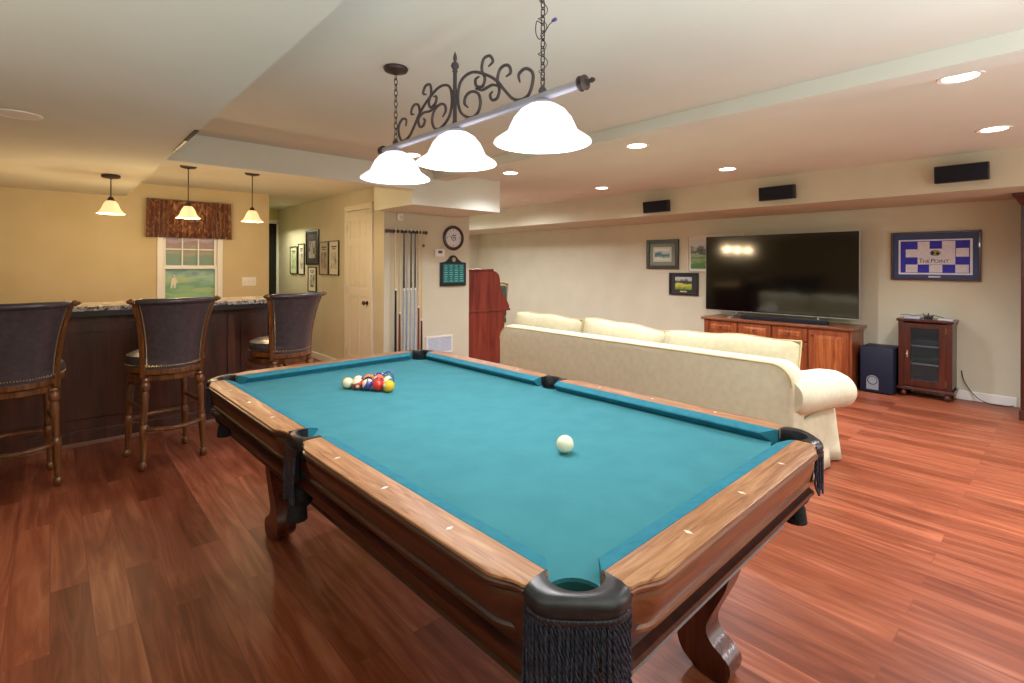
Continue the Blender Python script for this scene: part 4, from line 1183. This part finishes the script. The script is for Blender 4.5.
# devices in / on it
def simple(name, label, cat, mb, mat_, loc, group=None, **k):
    t = mb.build(name, mat_, **k); t.location = loc; return tag(t, label, cat, group)
t = thing('wifi_router', 'black router with short legs on the glass cabinet', 'router', (6.90, 1.05, .828))
MB().box(-.05, .05, -.035, .035, .012, .03, .006).build('router_body', M_black, t)
m = MB(); m.tube([(-.03, -.03, .02), (-.045, -.05, .05)], .004, 6); m.tube([(.02, .03, .02), (.03, .05, .055)], .004, 6); m.tube([(0, 0, .03), (0.01, 0, .06)], .006, 6); m.build('antenna', M_black, t)
m = MB(); m.box(-.04, .04, -.03, .03, 0, .012); m.build('router_base', M_black, t)
simple('set_top_box', 'flat silver white box on the left of the glass cabinet top', 'electronics', MB().box(-.07, .07, -.075, .06, 0, .02, .004), plain('silver_box', '#b8bccb', .4), (6.87, 1.18, .828))
simple('cable_modem', 'flat white box at the right of the glass cabinet top', 'electronics', MB().box(-.06, .06, -.06, .06, 0, .014, .004), plain('white_box', '#cfcfd6', .4), (6.86, .90, .828))
MBc = MB(); MBc.tube(smooth_curve([(6.80, 1.27, .86), (6.79, 1.22, .872), (6.82, 1.17, .862), (6.86, 1.10, .868), (6.84, .98, .868), (6.86, .92, .852)], 6), .003, 6)
c_ = MBc.build('power_cable', M_black); tag(c_, 'thin cable coiled over the top of the glass cabinet', 'cable')
c_ = MB().tube(smooth_curve([(7.055, .80, .30), (7.04, .78, .20), (7.02, .70, .07), (6.99, .60, .012), (6.99, .48, .006), (7.03, .41, .012)], 6), .004, 6).build('power_cord', M_black); c_.parent = G; c_.matrix_parent_inverse = Matrix.Translation((-6.91, -1.062, 0)); c_['label'] = 'black cord dropping to the floor'
M_dev = plain('dim_device', '#23272b', .4)
for z, lab in ((.13, 'dark media player on the bottom shelf inside the glass cabinet'), (.357, 'dark receiver on the middle shelf inside the glass cabinet'), (.547, 'dark disc player on the top shelf inside the glass cabinet')):
    simple('media_player', lab, 'electronics', MB().box(-.07, .10, -.13, .13, 0, .06, .004), M_dev, (6.91, 1.05, z), 'players in the glass cabinet')

# tall cabinet at the right edge
K = thing('tall_cabinet', 'tall dark cherry cabinet with crown moulding at the right edge', 'cabinet', (6.77, -.215, 0))
MB().box(-.28, .28, -.55, .55, 0, 1.98).build('carcass', M_mahog, K, bevel=.004)
m = MB(); rings = []
for z, o_ in ((1.94, .0), (1.955, .012), (1.99, .022), (2.02, .05), (2.035, .055), (2.045, .055)):
    rings.append([(-.28-o_, -.55-o_, z), (.28, -.55-o_, z), (.28, .55+o_, z), (-.28-o_, .55+o_, z)])
m.loft(rings).build('crown_moulding', M_mahog, K, ang=20)
MB().box(-.29, .28, -.56, .56, 0, .09).build('plinth', M_mahog, K, bevel=.004)
for s2, n_ in ((-1, 'a'), (1, 'b')):
    m = MB(); m.box(-.30, -.28, (-.53 if s2 < 0 else .005), (-.005 if s2 < 0 else .53), .11, 1.92); dd_ = m.build('door', M_mahog, K, bevel=.004)
    m = MB(); m.cyl((-.32, s2*.04, 1.0), .005, .10, 'z', 10); m.build('handle', M_silver, dd_)
m = MB(); m.box(-.20, .20, .55, .553, 1.10, 1.85); m.box(-.20, .20, .55, .553, .2, 1.0); m.build('side_panel', M_mahog, K, bevel=.002)

# ------------------------------------------------------------------ speakers on the bulkhead
def speaker(y, z, rx, label):
    t = thing('wall_speaker', label, 'speaker', (5.96, y, z), 0, 'black speakers on the bulkhead')
    m = MB(); m.box(-.105, -.02, -.18, .18, -.075, .075, .006); m.box(-.02, 0, -.05, .05, -.04, .04); o = m.build('speaker_box', M_black, t)
    MB().box(-.112, -.105, -.172, .172, -.068, .068, .003).build('speaker_grille', M_grille, t)
    t.rotation_euler = (0, rx, 0)
speaker(3.70, 2.165, radians(-6), 'black wall speaker on the bulkhead farthest from the right edge')
speaker(2.20, 2.19, radians(-6), 'black wall speaker on the bulkhead above the television')
speaker(.675, 2.205, radians(-4), 'black wall speaker on the bulkhead above the framed flag')

# ------------------------------------------------------------------ pictures on the television wall
def paint(name, stops, seed=0, scale=6, z0=-.2, z1=.2):
    m, nt, b = newmat(name)
    tc = nt.nodes.new('ShaderNodeTexCoord'); sp = nt.nodes.new('ShaderNodeSeparateXYZ'); nt.links.new(tc.outputs['Object'], sp.inputs['Vector'])
    n = noise(nt, mapped(nt, (1, 1, 1.6), loc=(seed, 0, seed)), scale, 4, .6)
    ma = nt.nodes.new('ShaderNodeMath'); ma.operation = 'MULTIPLY_ADD'; nt.links.new(n, ma.inputs[0]); ma.inputs[1].default_value = (z1-z0)*.6; nt.links.new(sp.outputs['Z'], ma.inputs[2])
    mr = nt.nodes.new('ShaderNodeMapRange'); mr.inputs[1].default_value = z0+(z1-z0)*.3; mr.inputs[2].default_value = z1+(z1-z0)*.3; nt.links.new(ma.outputs[0], mr.inputs[0])
    nt.links.new(ramp(nt, mr.outputs[0], stops), b.inputs['Base Color']); b.inputs['Roughness'].default_value = .35
    return m
def wall_pic(yc, zc, wd, h, fw, fr, mt, label, art, artsz, ax=(0, 0), inner=None):
    t = thing('framed_picture', label, 'picture', (XR, yc, zc), 0, 'framed golf landscapes on the television wall')
    a, b_ = wd/2, h/2; m = MB()
    frame4(m, 'x', -.028, 0, -a, a, -b_, b_, fw)
    m.build('frame', fr, t, bevel=.004)
    MB().box(-.014, -.002, -a+fw, a-fw, -b_+fw, b_-fw).build('mat_board', mt, t)
    if inner:
        MB().box(-.016, -.014, ax[0]-artsz[0]/2-.03, ax[0]+artsz[0]/2+.03, ax[1]-artsz[1]/2-.03, ax[1]+artsz[1]/2+.03).build('inner_mat', inner, t)
    m = MB().box(-.018, -.016, ax[0]-artsz[0]/2, ax[0]+artsz[0]/2, ax[1]-artsz[1]/2, ax[1]+artsz[1]/2); m.build('painting', art, t)
    return t
M_blkf = plain('black_frame', '#14100f', .3, coat=.3)
M_matw = plain('pale_mat', '#c9c8b6', .7); M_matg = plain('grey_green_mat', '#7c8877', .7); M_matn = plain('charcoal_mat', '#23242c', .6)
wall_pic(4.32, 1.558, .56, .455, .055, M_blkf, M_matg, 'small landscape in a wide black frame, highest left of the television', paint('lake_painting', [(.2, '#cfd6c8'), (.38, '#5d8f8c'), (.5, '#3c5f5a'), (.6, '#9fb8b4'), (.9, '#dfe5e2')], 2, 9, -.1, .1), (.26, .17), (0, 0), M_matw)
p2 = wall_pic(3.96, 1.108, .475, .337, .03, M_blkf, M_matn, 'small bright green landscape in a black frame, below the other pictures', paint('fairway_painting', [(.1, '#5c7a2a'), (.3, '#a9b23c'), (.48, '#c4c05a'), (.58, '#2c3320'), (.7, '#3b3f2e'), (.85, '#b9bfc4')], 5, 10, -.09, .1), (.27, .19), (0, .01))
m = MB(); m.box(-.017, -.014, -.055, .055, -.123, -.103); m.build('title_plate', plain('brass_plate', '#cfc58e', .35, .3), p2)
wall_pic(3.48, 1.565, .82, .535, .014, plain('thin_white_frame', '#d8d4c4', .4), plain('cream_mat', '#d6d3c4', .7), 'wide white framed golf landscape partly hidden behind the television', paint('trees_painting', [(.1, '#4f7a3e'), (.25, '#8aa86a'), (.36, '#5b7d4a'), (.46, '#9cb38a'), (.56, '#3d4a3c'), (.68, '#6c7a6c'), (.78, '#c9cdc9')], 8, 9, -.2, .2), (.72, .43), (0, -.01))

# framed flag
F_ = thing('framed_golf_flag', 'framed blue and white checkered golf flag above the glass cabinet', 'picture', (XR, 1.028, 1.496))
a, b_, fw = .378, .265, .022
m = frame4(MB(), 'x', -.03, 0, -a, a, -b_, b_, fw)
m.build('frame', plain('dark_cherry_frame', '#4a1c1a', .3, coat=.4), F_, bevel=.004)
MB().box(-.014, -.002, -a+fw, a-fw, -b_+fw, b_-fw).build('mat_board', plain('slate_blue_mat', '#2c4272', .5), F_)
MB().box(-.016, -.014, -.312, .308, -.200, .180).build('white_border', plain('white_border', '#dfe3ee', .6), F_)
MB().box(-.0175, -.016, -.292, .290, -.182, .165).build('flag_field', mottled('royal_blue_cloth', '#3838b0', '#4242bd', 30, bump=.1), F_)
m = MB()
def chk(px0, px1, py0, py1, x=-.019):     # coordinates measured left to right, top to bottom in 0..1
    Y0 = .290-px0*.582; Y1 = .290-px1*.582; Z1 = .165-py0*.347; Z0 = .165-py1*.347
    m.box(x, -.0175, Y1, Y0, Z0, Z1)
chk(.26, .435, .02, .25); chk(.615, .80, .02, .25); chk(.08, .26, .26, .51); chk(.81, .985, .24, .50)
chk(.26, .80, .25, .74); chk(.08, .26, .74, .985); chk(.43, .62, .74, .985); chk(.80, .985, .74, .985)
m.build('white_check', mottled('white_check_cloth', '#d6d6e2', '#e2e2ea', 30, bump=.05), F_)
MT = Matrix.Translation((-.0205, -.012, -.058)) @ Matrix.Rotation(radians(-90), 4, 'Z') @ Matrix.Rotation(radians(90), 4, 'X')
navy = plain('navy_ink', '#15183a', .6)
for tx, sz, dy in (('T', .066, .122), ('HE', .050, .075), ('P', .066, .022), ('OINT', .050, -.052)):
    text_mesh(tx, sz, 'lettering', navy, F_, Matrix.Translation((-.0205, dy-.012, -.058+(sz-.05)*.36)) @ Matrix.Rotation(radians(-90), 4, 'Z') @ Matrix.Rotation(radians(90), 4, 'X'))
m = MB(); m.box(-.0205, -.019, -.12, .10, -.094, -.090); m.build('underline', plain('faint_grey_line', '#8f90a8', .6), F_)
m = MB(); m.sphere((-.020, -.012, .035), .001, 6, 4)
m.prism([(-.012+.046*cos(q*pi/10), .034+.034*sin(q*pi/10)) for q in range(20)], 'yz', -.0205, -.019); m.build('emblem_disc', plain('emblem_gold', '#9a9468', .5), F_)
m = MB(); m.prism([(-.008, .03), (.010, .062), (.030, .03), (.018, .004)], 'yz', -.0215, -.0205); m.prism([(-.050, .026), (-.028, .050), (-.016, .02), (-.036, .006)], 'yz', -.0215, -.0205); m.build('emblem_mark', plain('emblem_dark', '#151a26', .5), F_)
m = MB(); m.box(-.016, -.014, -.055, .045, -.232, -.214); m.build('name_plate', plain('silver_plate', '#a9b2c9', .3, .5), F_)

# ------------------------------------------------------------------ roll top desk beyond the wall
D = thing('roll_top_desk', 'red mahogany roll top desk standing side on past the wall corner', 'desk', (4.155, 5.475, 0))
prof = [(0, 0), (.65, 0), (.65, .70), (.66, .745), (.745, .755), (.745, .80), (.70, .88), (.645, .95), (.60, 1.03), (.575, 1.12), (.565, 1.19), (.545, 1.25), (.50, 1.29), (.44, 1.305), (0, 1.305)]
m = MB(); m.prism(prof, 'xz', 0, .03); m.build('side_panel', M_desk, D, bevel=.003)
m = MB(); m.prism(prof, 'xz', 1.17, 1.20); m.build('side_panel', M_desk, D, bevel=.003)
m = MB(); m.prism([(.02, .06), (.63, .06), (.63, .74), (.70, .80), (.60, .95), (.555, 1.12), (.53, 1.24), (.44, 1.29), (.02, 1.29)], 'xz', .03, 1.17); m.build('tambour', M_desk, D)
MB().box(0, .44, -.015, 1.215, 1.305, 1.33).build('desk_top', M_desk, D, bevel=.006)
MB().box(0, .755, -.012, .0, .735, .765).build('waist_moulding', M_desk, D, bevel=.004)
# green leather chair
H = thing('desk_chair', 'green leather desk chair with wooden frame behind the roll top desk', 'chair', (5.46, 6.62, 0), radians(-80))
M_green = mottled('green_leather', '#2c4a40', '#3c5c50', 20, rough=.4, bump=.1, bscale=60)
m = MB(); m.box(-.05, .05, -.24, .24, .52, 1.04, .04, 4); m.move(Matrix.Translation((.16, 0, 0))); m.build('chair_back', M_green, H)
m = MB()
for s2 in (-1, 1): m.tube([(.13, s2*.26, .40), (.16, s2*.262, .75), (.19, s2*.262, 1.06)], .018, 10)
m.tube(smooth_curve([(.19, -.262, 1.06), (.20, -.12, 1.085), (.20, 0, 1.09), (.20, .12, 1.085), (.19, .262, 1.06)], 5), .018, 10)
m.build('chair_frame', plain('tan_chair_wood', '#a98a64', .4), H)
MB().box(-.26, .20, -.25, .25, .40, .50, .04, 4).build('chair_seat', M_green, H)
m = MB(); m.cyl((0, 0, .1), .025, .30); 
for k in range(5):
    a_ = k*2*pi/5; m.tube([(0, 0, .12), (.26*cos(a_), .26*sin(a_), .07)], .02, 8)
m.build('swivel_base', M_mahog, H)
for k in range(5):
    a_ = k*2*pi/5; m = MB(); m.sphere((.26*cos(a_), .26*sin(a_), .03), .03, 12, 8); m.build('caster', M_black, H)

# ------------------------------------------------------------------ lights
def area(name, loc, rot, sx, sy, energy, color=(1, .93, .84), spread=180):
    Lg = bpy.data.lights.new(name, 'AREA'); Lg.shape = 'RECTANGLE'; Lg.size = sx; Lg.size_y = sy; Lg.energy = energy; Lg.color = color; Lg.spread = radians(spread)
    o = bpy.data.objects.new(name, Lg); COL.objects.link(o); o.location = loc; o.rotation_euler = rot; return o
for x, y in [(q[0], q[1]) for q in LIGHTS]+[(3.54, -1.2), (5.06, -1.2), (5.0, 5.9), (4.9, 7.6)]:  # unseen spots appended at the end have no fixture, added as fill
    Lg = bpy.data.lights.new('downlight_or_fill_beam', 'SPOT'); Lg.energy = (230 if y > 5 else (75 if y > 3.9 and x < 4 else (162 if x > 3 else 80))); Lg.color = (.95, .99, 1.06); Lg.spot_size = radians(145 if y < 5 else 172); Lg.spot_blend = .75; Lg.shadow_soft_size = .08
    o = bpy.data.objects.new('downlight_or_fill_beam', Lg); COL.objects.link(o); o.location = (x, y, ZC-.02)
area('room_fill', (4.3, YF+.12, 1.5), (radians(88), 0, radians(4)), 4.6, 1.6, 40, (.95, .98, 1))
area('ceiling_bounce_fill', (.9, -.9, .75), (radians(180), 0, 0), 2.6, 1.2, 92, (.88, .97, 1.06), 150)  # added upward fill brightening the main ceiling, no real lamp here
area('ceiling_bounce_fill', (-1.6, .8, .8), (radians(180), 0, 0), 1.6, 2.4, 42, (.98, 1, .88), 150)  # second added fill, lifts the low soffit on the left
area('bar_warm_fill', (.4, 5.75, .93), (radians(180), 0, 0), 3.0, .35, 9, (1, .60, .26))  # added warm fill hidden behind the counter, brightens bar ceiling and soffit
area('hall_light', (2.50, 8.3, 1.95), (0, 0, 0), .5, .8, 9, (1, .96, .70))
W_ = bpy.data.worlds.new('room_world'); SC.world = W_; W_.use_nodes = True
W_.node_tree.nodes['Background'].inputs[0].default_value = (1, .95, .88, 1); W_.node_tree.nodes['Background'].inputs[1].default_value = .3

# ------------------------------------------------------------------ camera
cam = bpy.data.cameras.new('camera'); co = bpy.data.objects.new('camera', cam); COL.objects.link(co)
cam.sensor_width = 36; cam.lens = 510/1024*36; cam.shift_y = -(341.5-265)/1024; cam.clip_start = .05
co.matrix_world = Matrix.Translation((0, 0, 1.386)) @ Matrix.Rotation(-.735, 4, 'Z') @ Matrix.Rotation(pi/2, 4, 'X') @ Matrix.Rotation(.003, 4, 'Z')
SC.camera = co
SC.view_settings.view_transform = 'Standard'
SC.view_settings.exposure = 0
SC.cycles.use_denoising = True
SC.cycles.max_bounces = 8; SC.cycles.diffuse_bounces = 5; SC.cycles.glossy_bounces = 3; SC.cycles.transparent_max_bounces = 6
SC.cycles.sample_clamp_indirect = 6; SC.cycles.caustics_reflective = False; SC.cycles.caustics_refractive = False
